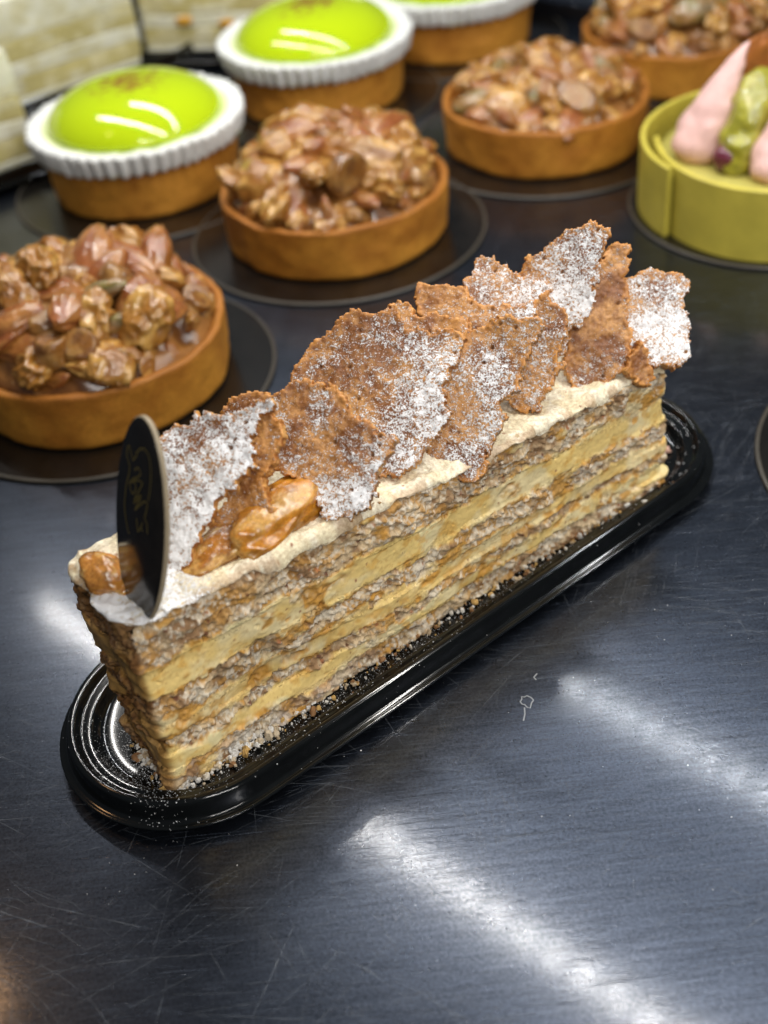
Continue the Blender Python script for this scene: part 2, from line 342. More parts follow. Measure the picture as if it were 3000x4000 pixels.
def scratch_mat():
    k = NT('scratch_grey'); tc = k.n('ShaderNodeTexCoord').outputs['Object']
    f = k.ramp(k.noise(tc, 300, 3), 0.35, 0.7, (0.04, 0.04, 0.04, 1), (0.36, 0.36, 0.36, 1))
    b = k.n('ShaderNodeBsdfPrincipled', Base_Color=(0.34, 0.37, 0.41, 1), Roughness=0.5)
    tr = k.n('ShaderNodeBsdfTransparent'); mx = k.n('ShaderNodeMixShader'); k.l(f, mx.inputs[0]); k.l(tr.outputs[0], mx.inputs[1]); k.l(b.outputs[0], mx.inputs[2]); k.l(mx.outputs[0], k.out.inputs[0])
    return k.m
tag(link('scratches', scratches(), scratch_mat(), parent=table, loc=(0, -60, 0)), kind='stuff')
# the little chipped spot beside the tray
rng0 = np.random.default_rng(2); th0 = np.linspace(0, 2 * np.pi, 15)
ring = np.stack([2.61 + (0.13 + 0.03 * rng0.normal(size=15)) * np.cos(th0), 17.25 + (0.15 + 0.03 * rng0.normal(size=15)) * np.sin(th0)], 1); ring[-1] = ring[0]
V, F = ribbon([ring, [(2.52, 17.08), (2.5, 16.9), (2.44, 16.72)], [(2.95, 18.0), (2.86, 17.9), (2.9, 17.82)]], [0.028, 0.03, 0.03], 0.006, False)
link('chip_mark', mesh_data('chip_mark', V, [np.array(F)], smooth=False), mat_plain('chip_white', (0.26, 0.27, 0.28), 0.6), parent=table, loc=(0, -60, 0))

# raised back rim of the shelf
def bar(L, prof):
    n = len(prof); V = [(-L / 2, a, b) for a, b in prof] + [(L / 2, a, b) for a, b in prof]
    F = [[i, (i + 1) % n, n + (i + 1) % n, n + i] for i in range(n)] + [list(range(n))[::-1], [n + i for i in range(n)]]
    return mesh_data('shelf_rim', V, [F], smooth=False)
rim = tag(link('shelf_rim', bar(220, [(0, 0.0), (0.15, 0.75), (0.4, 0.9), (0.8, 0.9), (0.95, 0.72), (1.5, 0.7), (1.7, 0.95), (2.6, 0.95), (2.6, 0.0)]), TABLE, loc=(35.0, 35.3, 0)), kind='structure')
rim.rotation_euler = (0, 0, -math.pi / 4)

# ------------------------------------------------------------------ black plastic trays
PLASTIC = mat_plain('black_glossy_plastic', (0.0035, 0.004, 0.004), rough=0.10, spec=0.55, nscale=200, var=0.3, bstr=0.03, bscale=60, bdist=0.0006)
TL, TW = 18.56, 5.69
TRAY_TOP = smooth_profile([(0.0, 0.32), (0.015, 0.36), (0.13, 0.375), (0.19, 0.44), (0.25, 0.74), (0.31, 0.83), (0.42, 0.83), (0.48, 0.74), (0.53, 0.66), (0.68, 0.655), (0.76, 0.63), (0.83, 0.50), (0.92, 0.38), (1.15, 0.33), (1.6, 0.32)], 4)
TRAY_UNDER = [(1.55, 0.02), (0.85, 0.02), (0.6, 0.12), (0.34, 0.33), (0.04, 0.30)]
def tray_mesh():
    prof = np.vstack([TRAY_UNDER, TRAY_TOP]); n1, n2 = 40, 30
    base = []
    h = TL / 2 - TW / 2
    for s in np.linspace(-h, h, n2, endpoint=False): base.append((s, -TW / 2, 0, -1, s, 0))
    for a in np.linspace(-np.pi / 2, np.pi / 2, n1, endpoint=False): base.append((h, 0, math.cos(a), math.sin(a), None, TW / 2))
    for s in np.linspace(h, -h, n2, endpoint=False): base.append((s, TW / 2, 0, 1, s, 0))
    for a in np.linspace(np.pi / 2, 3 * np.pi / 2, n1, endpoint=False): base.append((-h, 0, math.cos(a), math.sin(a), None, TW / 2))
    V = []
    for o, z in prof:
        for bx_, by_, nx, ny, s, R in base:
            if R: V.append((bx_ + nx * (R - o), by_ + ny * (R - o), z))
            else: V.append((bx_, by_ - ny * o, z))
    n = len(base)
    return mesh_data('serving_tray', V, [grid_faces(len(prof), n, True), [list(range(n))[::-1], [(len(prof) - 1) * n + i for i in range(n)]]])
tray_me = tray_mesh()
tray = tag(link('serving_tray', tray_me, PLASTIC, loc=(0.612, 21.26, 0)), 'long black glossy plastic tray under the layered nut cake slice', 'tray', 'black plastic trays')
tray.rotation_euler = (0, 0, math.radians(35.43))

# ------------------------------------------------------------------ the layered cake slice
CA = math.radians(33.23); CL = 14.1; Z0 = 0.34
cake = tag(empty('cake_slice', (-4.835, 15.703, Z0), CA), 'tall slice of layered nut cake with sugar dusted brittle shards on top', 'cake slice')
def ztop(x): return 5.0 - 0.8 * np.asarray(x) / 13.8 - Z0
HC = 5.0 - Z0
def cake_w(z): return 1.85 + 0.72 * np.clip(z / HC, 0, 1.1)

def perimeter(L, ds_f, ds_e, ds_b, r=0.14):
    """unit-depth rectangle, points (x, yn, nx, ny); yn in 0..1"""
    P = []
    for x in np.arange(r, L - r, ds_f): P.append((x, 0, 0, -1))
    for a in np.linspace(-np.pi / 2, 0, 6)[:-1]: P.append((L - r + r * math.cos(a), (r + r * math.sin(a)) / 2.2, math.cos(a), math.sin(a)))
    for y in np.arange(r, 2.2 - r, ds_e): P.append((L, y / 2.2, 1, 0))
    for a in np.linspace(0, np.pi / 2, 5)[:-1]: P.append((L - r + r * math.cos(a), (2.2 - r + r * math.sin(a)) / 2.2, math.cos(a), math.sin(a)))
    for x in np.arange(L - r, r, -ds_b): P.append((x, 1, 0, 1))
    for a in np.linspace(np.pi / 2, np.pi, 6)[:-1]: P.append((r + r * math.cos(a), (2.2 - r + r * math.sin(a)) / 2.2, math.cos(a), math.sin(a)))
    for y in np.arange(2.2 - r, r, -ds_e): P.append((0, y / 2.2, -1, 0))
    for a in np.linspace(np.pi, 1.5 * np.pi, 8)[:-1]: P.append((r + r * math.cos(a), (r + r * math.sin(a)) / 2.2, math.cos(a), math.sin(a)))
    return np.array(P)

def layer(name, per, zlo, zhi, wfun, dz, disp, colour):
    """one layer: displaced side wall, closed by caps"""
    n = len(per); rows = max(3, int(round(float(np.mean(zhi - zlo)) / dz)) + 1)
    t = np.linspace(0, 1, rows)[:, None]
    Zz = zlo[None] * (1 - t) + zhi[None] * t
    X = np.repeat(per[None, :, 0], rows, 0); Y = per[None, :, 1] * wfun(Zz)
    P = np.stack([X, Y, Zz], -1).reshape(-1, 3); Tt = np.repeat(t, n, 1).reshape(-1)
    Nn = np.stack([np.repeat(per[None, :, 2], rows, 0), np.repeat(per[None, :, 3], rows, 0), np.zeros((rows, n))], -1).reshape(-1, 3)
    d, dzz = disp(P, Tt, Nn)
    Q = P + Nn * d[:, None]; Q[:, 2] += dzz
    col = colour(P, Tt, Nn, d)
    ins = []
    for row in (0, rows - 1):
        q = Q[row * n:(row + 1) * n].copy(); q[:, :2] -= Nn[:n, :2] * 0.45; ins.append(q)
    V = np.vstack([Q, ins[0], ins[1]]); C = np.vstack([col, col[:n], col[-n:]])
    F = [grid_faces(rows, n, True)]
    i = np.arange(n); j = (i + 1) % n; o0 = rows * n; o1 = o0 + n; lt = (rows - 1) * n
    F.append(np.stack([j, i, o0 + i, o0 + j], 1)); F.append(np.stack([lt + i, lt + j, o1 + j, o1 + i], 1))
    F.append([list(o0 + i[::-1]), list(o1 + i)])
    return mesh_data(name, V, F, C)

PER = perimeter(CL, 0.027, 0.035, 0.09)
PXY = np.stack([PER[:, 0], PER[:, 1] * 2.2, np.zeros(len(PER))], 1)
BND = [0.0, 0.66, 1.08, 1.50, 1.86, 2.66, 3.42, 4.50, 4.60]
def bound(k):
    b = BND[k] * ztop(PER[:, 0]) / HC
    if 0 < k < 8:
        b = b + 0.11 * fbm(PXY * np.array([0.55, 0.7, 1]) + 31 * k, 2, k) + 0.10 * fbm(PXY * np.array([2.2, 2.2, 1]) + 7 * k, 4, 40 + k, 0.6)
    return b
BZ = [bound(k) for k in range(9)]

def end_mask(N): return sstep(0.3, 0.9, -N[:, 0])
def lean(P):                                      # large-scale unevenness shared by all layers
    return 0.07 * fbm(P * np.array([0.35, 0.5, 0.5]), 2, 3)
CBANDS = ((0.60, 1.14, 1.0), (1.46, 2.00, 0.92), (2.60, 3.50, 1.0))
def creamy(P):
    """0 in sponge, 1 in cream: the torn, smeared run of the layers"""
    zn = P[:, 2] * HC / ztop(P[:, 0])
    zn = zn + 0.09 * fbm(P * np.array([0.6, 0.7, 0.6]), 2, 71) + 0.13 * fbm(P * np.array([1.9, 1.9, 2.0]), 3, 72) + 0.075 * fbm(P * np.array([6, 6, 6]), 3, 73)
    out = np.zeros(len(P))
    for lo, hi, g in CBANDS:
        out = np.maximum(out, g * sstep(lo - 0.07, lo + 0.07, zn) * sstep(hi + 0.07, hi - 0.07, zn))
    out = out * (1 - 0.65 * sstep(0.22, 0.8, fbm(P * np.array([1.3, 1.3, 1.9]) + 50, 3, 74)))
    return np.maximum(out, 0.7 * sstep(0.48, 0.8, fbm(P * np.array([1.3, 1.4, 2.6]) + 90, 3, 75)))
def cake_disp(P, t, N):
    cr = creamy(P); A = P * np.array([1.0, 1.0, 1.15])
    W = 0.3 * np.stack([fbm(A * 4, 2, 1), fbm(A * 4, 2, 2), fbm(A * 4, 2, 3)], 1)
    w1, i1 = worley(A * 2.7 + W, 76); w2, _ = worley(A * 7.0 + W, 77); w3, _ = worley(A * 13.0 + W, 78)
    sp = 0.055 * fbm(A * 1.2, 3, 79) + 0.05 * fbm(A * np.array([3.0, 3, 4.2]), 3, 80) + 0.042 * fbm(A * 10, 4, 81, 0.6)
    sp += -0.16 * sstep(0.32, 0.04, w1) * (i1 > 0.45) - 0.06 * sstep(0.36, 0.1, w2) + 0.05 * (0.5 - w3)
    sp += 0.05 * sstep(0.25, 0.6, fbm(A * 5.5, 2, 82))
    cm = 0.03 + 0.02 * fbm(A * 1.4, 2, 83) + 0.008 * fbm(A * 5, 2, 84) + 0.004 * fbm(A * 16, 3, 85) - 0.05 * sstep(0.12, 0.04, w1)
    zl = np.floor(np.interp(P[:, 2] * HC / ztop(P[:, 0]), BND, np.arange(9)) + 0.001)
    zl = np.stack([zl * 7.3, P[:, 0] * 0.5, P[:, 1] * 0.9], 1)
    ends = np.abs(N[:, 0])
    off = vnoise(zl, 95) * (0.05 + 0.09 * ends) + 0.05 * ends * fbm(P * 2.2, 2, 96)
    return lean(P) + off + sp * (1 - cr) + cm * cr, 0.02 * fbm(A * 5 + 9, 3, 86)
def cake_col(P, t, N, d):
    cr = creamy(P); A = P * np.array([1.0, 1.0, 1.2])
    n1, n2, n3, n4 = fbm(A * 1.6, 3, 87), fbm(A * 5, 3, 88), fbm(A * 15, 3, 89), fbm(A * 3.2 + 20, 3, 90)
    def put(c, col, k): return c * (1 - k[:, None]) + np.array(col) * k[:, None]
    s_ = lerp((0.36, 0.215, 0.11), (0.70, 0.54, 0.34), sstep(-0.5, 0.5, n1 * 0.5 + n2 * 0.7))
    s_ = put(s_, (0.60, 0.32, 0.08), 0.7 * sstep(0.05, 0.45, n4))
    w, wid = worley(P * 5.0, 91)
    s_ = put(s_, (0.15, 0.05, 0.025), 0.9 * sstep(0.32, 0.2, w) * (wid > 0.76))
    s_ = put(s_, (0.46, 0.17, 0.07), 0.8 * sstep(0.32, 0.2, w) * (wid < 0.12))
    s_ = put(s_, (0.87, 0.80, 0.67), 0.75 * sstep(0.05, 0.5, n3 + 0.8 * fbm(A * 2.2, 2, 92) - 0.08))
    c_ = lerp((0.94, 0.69, 0.26), (0.97, 0.81, 0.45), sstep(-0.4, 0.5, n1))
    c_ = put(c_, (0.82, 0.47, 0.10), 0.65 * sstep(0.05, 0.55, n2 * 0.5 + n4 * 0.6 - 0.10))
    c_ = put(c_, (0.50, 0.25, 0.06), 0.3 * sstep(0.45, 0.75, n3 + 0.4 * n2))
    c_ = put(c_, (0.30, 0.10, 0.05), 0.8 * sstep(0.2, 0.12, w) * (wid > 0.86))
    c = s_ * (1 - cr[:, None]) + c_ * cr[:, None]
    c = put(c, (0.62, 0.31, 0.055), 0.85 * sstep(0.5, 0.15, np.abs(cr - 0.5)) * sstep(-0.35, 0.25, n4))
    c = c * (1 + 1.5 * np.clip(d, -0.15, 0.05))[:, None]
    foot = sstep(0.75, 0.1, P[:, 2]) * sstep(6.5, 1.0, P[:, 0]) * sstep(-0.15, 0.3, fbm(P * 3, 3, 93)); c = put(c, (0.84, 0.82, 0.78), 0.75 * foot * (1 - end_mask(N)))
    m = 0.88 * end_mask(N)  # left end face: browned crust, with its shade painted into the colour too
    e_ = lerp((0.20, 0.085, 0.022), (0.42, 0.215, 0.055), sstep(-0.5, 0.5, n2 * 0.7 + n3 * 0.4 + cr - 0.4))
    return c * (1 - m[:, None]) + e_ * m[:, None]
SPONGE = mat_col('nut_sponge', rough=0.75, spec=0.3, bscale=3800, bstr=0.6, bdist=0.0004, vary=0.16, vscale=1500)
CREAM = mat_col('egg_cream', rough=0.45, spec=0.4, bscale=2400, bstr=0.15, bdist=0.0002, vary=0.05)
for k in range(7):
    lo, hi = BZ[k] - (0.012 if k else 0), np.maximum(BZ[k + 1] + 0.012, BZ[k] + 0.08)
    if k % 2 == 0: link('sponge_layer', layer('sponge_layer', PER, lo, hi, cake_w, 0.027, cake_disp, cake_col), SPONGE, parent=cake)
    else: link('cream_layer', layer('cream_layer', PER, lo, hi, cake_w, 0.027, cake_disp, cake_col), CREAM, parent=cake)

def top_cream():
    nx, ny = 460, 96
    cl = lambda t: 0.5 - 0.5 * np.cos(np.pi * t)
    uu = np.linspace(0, 1, nx); uu = np.where(uu < 0.03, 0.03 * (uu / 0.03) ** 1.6, uu)
    u, v = np.meshgrid(uu, cl(np.linspace(0, 1, ny)), indexing='ij'); u = u.ravel(); v = v.ravel()
    Wt = 2.60; X = -0.09 + u * (CL + 0.16); Y = -0.11 + v * (Wt + 0.20)
    cr_ = 0.42; cx = np.clip(X, -0.09 + cr_, CL + 0.07 - cr_); cy = np.clip(Y, -0.11 + cr_, Wt + 0.09 - cr_); dx, dy = X - cx, Y - cy
    both = (np.abs(dx) > 1e-6) & (np.abs(dy) > 1e-6); ln = np.hypot(dx, dy); mx = np.maximum(np.abs(dx), np.abs(dy)); f_ = np.where(both, mx / np.maximum(ln, 1e-6), 1); X = cx + dx * f_; Y = cy + dy * f_
    P = np.stack([X, Y, X * 0], 1)
    Y = Y + 0.10 * fbm(P * np.array([1.6, 0, 0]) + 5, 4, 61, 0.6) * (1 - 2 * v); X = X + 0.09 * fbm(P * 2.0, 3, 62)
    e = np.minimum(np.minimum(u * CL, (1 - u) * CL), np.minimum(v, 1 - v) * Wt)
    bot = ztop(X) - 0.13 + 0.14 * fbm(P * np.array([1.6, 0.3, 1]), 4, 66, 0.6)
    top = ztop(X) + 0.0 + 0.06 * fbm(P * 1.6, 3, 63) + 0.03 * fbm(P * 4, 3, 64) + 0.014 * fbm(P * 11, 3, 65) + sstep(2.2, 0.6, X) * (0.05 * fbm(P * 3.5, 3, 60) + 0.04)
    top += 0.10 * sstep(0.4, 0.0, np.abs(v - 0.05)) * sstep(2.0, 3.2, X) * sstep(6.5, 5, X)
    q = np.clip(1 - e / 0.26, 0, 1); h = bot + (top - bot) * np.sqrt(np.clip(1 - q * q, 0, 1))
    V = np.vstack([np.stack([X, Y, h + 0.004], 1), np.stack([X, Y, bot - 0.01], 1)])
    n = nx * ny; F = [grid_faces(nx, ny), grid_faces(nx, ny, off=n)[:, ::-1]]
    idx = np.arange(n).reshape(nx, ny); rim_ = np.concatenate([idx[:, 0], idx[-1, 1:], idx[-2::-1, -1], idx[0, -2:0:-1]])
    r2 = np.roll(rim_, -1); F.append(np.stack([r2, rim_, rim_ + n, r2 + n], 1))
    n1 = fbm(P * 3, 3, 67)
    c = lerp((0.84, 0.77, 0.54), (0.90, 0.86, 0.68), sstep(-0.4, 0.4, n1))
    sp, wid = worley(P * 5 + 3, 68); k = sstep(0.2, 0.1, sp) * (wid > 0.8); c = c * (1 - k[:, None]) + np.array([0.35, 0.16, 0.08]) * k[:, None]
    k = 0.7 * sstep(0.2, 0.05, e) * sstep(0.1, 0.45, fbm(P * 2.6 + 11, 3, 59)); c = c * (1 - k[:, None]) + np.array([0.52, 0.37, 0.22]) * k[:, None]
    k = 0.8 * sstep(1.0, 0.1, X) * sstep(-0.1, 0.3, fbm(P * 4, 3, 69)) * sstep(0.9, 1.6, Y + 0.6); c = c * (1 - k[:, None]) + np.array([0.52, 0.34, 0.16]) * k[:, None]
    dust = (0.62 + 0.2 * fbm(P * 2, 3, 58)) * sstep(2.6, 1.2, X) * sstep(1.9, 0.9, Y) + 0.25 * sstep(0.25, -0.1, np.abs(Y - 1.2) - 0.8)
    return mesh_data('top_cream', V, F, np.vstack([c, c]), np.concatenate([dust, dust * 0]))

def dusted(name, rough, spec, coat=0.0, sss=0.0, relief=0.8):
    """a food surface with icing sugar: the 'dust' attribute says how thickly it was sifted"""
    k = NT(name); tc = k.n('ShaderNodeTexCoord').outputs['Object']
    a = k.n('ShaderNodeAttribute', _attribute_name='Col').outputs['Color']
    d = k.n('ShaderNodeAttribute', _attribute_name='dust').outputs['Fac']
    g = k.noise(tc, 1300, 4, 0.6)
    c = k.mix(1.0, a, k.ramp(g, 0.25, 0.75, (0.62, 0.5, 0.42, 1), (1.25, 1.25, 1.25, 1)), 'MULTIPLY')
    f1 = k.noise(tc, 2300, 3, 0.7); f2 = k.noise(tc, 850, 4, 0.75); f3 = k.noise(tc, 130, 3, 0.6)
    s = k.math('ADD', k.math('MULTIPLY', f1, 0.62), k.math('MULTIPLY', f2, 0.48))
    s = k.math('ADD', s, k.math('MULTIPLY', f3, 0.10))
    thr = k.math('SUBTRACT', 0.785, k.math('MULTIPLY', d, 0.40))
    m = k.math('MULTIPLY', k.math('SUBTRACT', s, thr), 9.5, True)
    m = k.math('MULTIPLY', m, k.math('MULTIPLY', d, 14.0, True))
    c2 = k.mix(m, c, (0.90, 0.90, 0.91))
    ro = k.math('ADD', k.math('MULTIPLY', m, 0.9 - rough), rough)
    hh = k.math('ADD', k.math('MULTIPLY', m, 0.6), k.math('MULTIPLY', k.noise(tc, 2600, 3, 0.6), 0.5))
    b = k.bsdf(Base_Color=c2, Roughness=ro)
    b.inputs['Specular IOR Level'].default_value = spec; b.inputs['Coat Weight'].default_value = coat; b.inputs['Coat Roughness'].default_value = 0.2
    if sss: b.inputs['Subsurface Weight'].default_value = sss; b.inputs['Subsurface Scale'].default_value = 0.002; b.inputs['Subsurface Radius'].default_value = (1, 0.7, 0.4)
    k.l(k.bump(hh, relief, 0.00035), b.inputs['Normal'])
    return k.m
TOPCREAM = dusted('pale_top_cream', 0.4, 0.45)
link('top_cream', top_cream(), TOPCREAM, parent=cake)

BRITTLE = dusted('caramel_brittle', 0.42, 0.5)
def poly_sdf(P, poly):
    """signed distance, positive inside"""
    best = np.full(len(P), 1e9); inside = np.zeros(len(P), bool)
    for i in range(len(poly)):
        a, b = poly[i], poly[(i + 1) % len(poly)]; ab = b - a
        t = np.clip(((P - a) @ ab) / (ab @ ab + 1e-12), 0, 1)
        best = np.minimum(best, np.hypot(*(P - (a + t[:, None] * ab)).T))
        cr = ((a[1] > P[:, 1]) != (b[1] > P[:, 1])) & (P[:, 0] < (b[0] - a[0]) * (P[:, 1] - a[1]) / (b[1] - a[1] + 1e-12) + a[0])
        inside ^= cr
    return np.where(inside, best, -best)
def shard(i, c, n, sug, poly, h=0.032, T=0.125):
    poly = np.array(poly); lo = poly.min(0) - 0.15; hi = poly.max(0) + 0.15
    xs = np.arange(lo[0], hi[0], h); ys = np.arange(lo[1], hi[1], h); nx, ny = len(xs), len(ys)
    X, Y = np.meshgrid(xs, ys, indexing='ij'); P2 = np.stack([X.ravel(), Y.ravel()], 1); P3 = np.c_[P2, np.full(len(P2), i * 5.7)]
    sd = poly_sdf(P2, poly) + 0.045 * fbm(P3 * 3.0, 2, 300) + 0.04 * fbm(P3 * 8, 2, 301) + 0.03 * fbm(P3 * 17, 1, 299) + 0.01
    ins = (sd > 0).reshape(nx, ny)
    cell = ins[:-1, :-1] & ins[1:, :-1] & ins[:-1, 1:] & ins[1:, 1:]
    used = np.zeros((nx, ny), bool)
    for a in (0, 1):
        for b in (0, 1): used[a:nx - 1 + a, b:ny - 1 + b] |= cell
    ids = -np.ones((nx, ny), int); ids[used] = np.arange(used.sum()); m = used.ravel(); N = int(m.sum())
    p = P3[m]; s = np.clip(sd[m], 0, None)
    # edge vertices slide onto the ragged outline
    jit = np.stack([vnoise(p * 23, 310), vnoise(p * 23, 311)], 1) * 0.010; p2 = p[:, :2] + jit
    w, wid = worley(p * 3.3, 302); pit = sstep(0.16, 0.05, w) * (wid > 0.35)
    w2, wid2 = worley(p * 8.0, 303); pit2 = sstep(0.34, 0.12, w2)
    t = T * (0.5 + 0.5 * np.sqrt(np.clip(s / 0.12, 0, 1))) * (1 + 0.25 * fbm(p * 1.2, 2, 304))
    bend = 0.10 * fbm(p * 0.35, 2, 305) + 0.04 * fbm(p * 1.1, 2, 306)
    bump = 0.022 * fbm(p * 5, 3, 307) + 0.012 * fbm(p * 15, 2, 308)
    edge = sstep(0.17, 0.0, s); bub = edge * 0.035 * (1 - pit2) * 1.5
    zt = bend + t + bump + bub - 0.10 * pit - 0.022 * pit2
    zb = bend - t + 0.03 * fbm(p * 6, 2, 309) - bub
    tb = np.c_[p2, zt]; bb = np.c_[p2, zb]
    V = [tb, bb]
    q = ids[:-1, :-1][cell], ids[1:, :-1][cell], ids[1:, 1:][cell], ids[:-1, 1:][cell]
    Ft = np.stack(q, 1); Fb = Ft[:, ::-1] + N
    # rim
    E = np.vstack([Ft[:, [k, (k + 1) % 4]] for k in range(4)]); key = E.min(1) * (N + 1) + E.max(1)
    uq, inv, cnt = np.unique(key, return_inverse=True, return_counts=True); BE = E[cnt[inv] == 1]
    bv = np.unique(BE); mp = -np.ones(N, int); mp[bv] = np.arange(len(bv)); nb = len(bv)
    g = np.gradient(sd.reshape(nx, ny)); gv = np.stack([g[0].ravel(), g[1].ravel()], 1)[m][bv]; gv /= np.linalg.norm(gv, axis=1)[:, None] + 1e-9
    mids = []
    for f_, amp in ((0.72, 0.5), (0.3, 0.8), (-0.2, 0.8), (-0.66, 0.5)):
        a = (f_ + 1) / 2; zz = zt[bv] * a + zb[bv] * (1 - a)
        q3 = np.c_[p2[bv], zz]; out = 0.03 * amp * (0.4 + fbm(np.c_[p[bv][:, :2], zz + i] * 8, 3, 312))
        q3[:, :2] -= gv * out[:, None]; mids.append(q3)
    V += mids; V = np.vstack(V); F = [Ft, Fb]; prev = BE
    a, b = BE[:, 0], BE[:, 1]; ring_prev = (a, b)
    for r in range(4):
        o = 2 * N + r * nb; cur = (mp[a] + o, mp[b] + o)
        F.append(np.stack([ring_prev[1], ring_prev[0], cur[0], cur[1]], 1)); ring_prev = cur
    F.append(np.stack([ring_prev[1], ring_prev[0], a + N, b + N], 1))
    n1, n2 = fbm(p * 1.4, 3, 313), fbm(p * 6, 3, 314)
    col = lerp((0.24, 0.09, 0.022), (0.56, 0.29, 0.095), sstep(-0.55, 0.5, n1 * 0.7 + n2 * 0.5))
    col = col * (1 - 0.75 * edge[:, None]) + np.array([0.68, 0.31, 0.07]) * 0.75 * edge[:, None]
    col = col * (1 - 0.75 * pit[:, None]) + np.array([0.07, 0.025, 0.01]) * 0.75 * pit[:, None]
    rimc = lerp((0.42, 0.16, 0.03), (0.80, 0.46, 0.15), sstep(-0.3, 0.4, fbm(np.vstack(mids) * 9, 2, 315)))
    C = np.vstack([col, col * 0.9, rimc])
    up = sstep(-0.6, 0.9, fbm(p * 0.6 + 4, 2, 316))
    dust = np.clip(sug + 0.07 * (p[:, 0] - 1.1 * p[:, 1]) + 0.20 * (up - 0.5) + 0.14 * fbm(p * 2.2, 3, 317) - 0.30 * edge * (1 - sug) - 0.5 * pit, 0.03, 1)
    D = np.concatenate([dust, np.zeros(N), np.full(4 * nb, 0.05 + 0.1 * sug)])
    me = mesh_data('brittle_shard', V, F, C, D)
    nrm = Vector(n).normalized(); v = (Vector((0, 0, 1)) - nrm * nrm.z).normalized(); uu = v.cross(nrm)
    M = Matrix(((uu.x, v.x, nrm.x, c[0]), (uu.y, v.y, nrm.y, c[1]), (uu.z, v.z, nrm.z, c[2] - Z0), (0, 0, 0, 1)))
    return link('brittle_shard', me, BRITTLE, parent=cake, M=M)
for i, (c, n, sug, poly) in enumerate(SHARDS): shard(i, c, n, sug, poly)

# candied fruit pieces showing between the shards
FRUIT = dusted('candied_fruit', 0.2, 0.5, coat=0.5, sss=0.5, relief=0.3)
def fruit(name, loc, size, seed, rz, col, dust):
    D, F = blob(64, 44); d = 1 + 0.18 * fbm(D * 1.2 + seed, 2, seed) + 0.10 * fbm(D * 2.6 + seed, 3, seed + 1) + 0.02 * fbm(D * 8, 2, seed + 2)
    V = D * d[:, None] * np.array(size)
    n1 = fbm(D * 2.5, 3, seed + 3)
    c = lerp(np.array(col) * 0.55, col, sstep(-0.4, 0.35, n1)); k = 0.55 * sstep(0.1, 0.6, fbm(D * 2.5, 3, seed + 4)); c = c * (1 - k[:, None]) + np.array([0.74, 0.50, 0.17]) * k[:, None]
    o = link(name, mesh_data(name, V, F, c, np.clip(dust * sstep(0.2, 0.9, D[:, 2]) + 0.02, 0, 1)), FRUIT, parent=cake, loc=(loc[0], loc[1], loc[2] - Z0)); o.rotation_euler = (0, 0, rz)
fruit('candied_fruit', (3.75, 0.78, 4.92), (1.25, 0.68, 0.52), 401, 0.2, (0.58, 0.25, 0.025), 0.16)
fruit('candied_fruit', (2.45, 0.82, 4.88), (1.0, 0.5, 0.34), 402, 0.1, (0.45, 0.19, 0.03), 0.3)
fruit('candied_fruit', (0.42, 1.50, 5.02), (0.42, 0.72, 0.30), 403, 0.15, (0.55, 0.25, 0.05), 0.10)

# ------------------------------------------------------------------ oval tag
TAGBLK = mat_plain('dark_chocolate_gloss', (0.016, 0.013, 0.011), rough=0.16, spec=0.6, nscale=300, var=0.3)
TAGEDGE = mat_plain('pale_card_edge', (0.36, 0.29, 0.19), rough=0.45, nscale=900)
GOLD = NT('gold_print'); _g = GOLD.bsdf(Base_Color=(0.26, 0.20, 0.06, 1), Roughness=0.38, Metallic=0.55); GOLD = GOLD.m
LE = math.radians(16)
def ck(x, y, z):                                   # cake frame -> world (cm)
    return Vector((-4.835 + x * math.cos(CA) - y * math.sin(CA), 15.703 + x * math.sin(CA) + y * math.cos(CA), z))
def dirw(x, y, z): return Vector((x * math.cos(CA) - y * math.sin(CA), x * math.sin(CA) + y * math.cos(CA), z))
nX, nY, nZ = dirw(0, -1, 0), dirw(math.sin(LE), 0, math.cos(LE)), dirw(-math.cos(LE), 0, math.sin(LE))
ctr = ck(0.931, 0.451, 6.656); low = ctr - nY * 2.1
tagE = tag(empty('cake_tag', low), 'black oval tag with gold line drawing stuck upright in the cake slice', 'tag')
tagE.matrix_world = Matrix(((nX.x, nY.x, nZ.x, low.x * CM), (nX.y, nY.y, nZ.y, low.y * CM), (nX.z, nY.z, nZ.z, low.z * CM), (0, 0, 0, 1)))
def oval(a, b, rings):
    th = np.linspace(0, 2 * np.pi, 96, endpoint=False); V = []
    for k, z in rings: V += [((a - k) * math.cos(t), 2.1 + (b - k) * math.sin(t), z) for t in th]
    n = 96; return V, [grid_faces(len(rings), n, True), [list(range(n))[::-1], [(len(rings) - 1) * n + i for i in range(n)]]]
V, F = oval(0.90, 2.1, [(0.02, -0.10), (0.0, -0.08), (0.0, -0.02), (0.02, 0.0)]); link('body', mesh_data('tag_body', V, F), TAGEDGE, parent=tagE)
V, F = oval(0.878, 2.078, [(0.0, 0.0015), (0.0, 0.008), (0.01, 0.012)]); link('face', mesh_data('tag_face', V, F), TAGBLK, parent=tagE)
sm = []
for s in TAG_STROKES: sm.append(smooth_profile(s, 5))
V, F = ribbon(sm, [0.034] * len(sm), 0.015, False); V = [(a, b + 2.1, c) for a, b, c in V]
link('gold_drawing', mesh_data('gold_drawing', V, [np.array(F)], smooth=False), GOLD, parent=tagE)

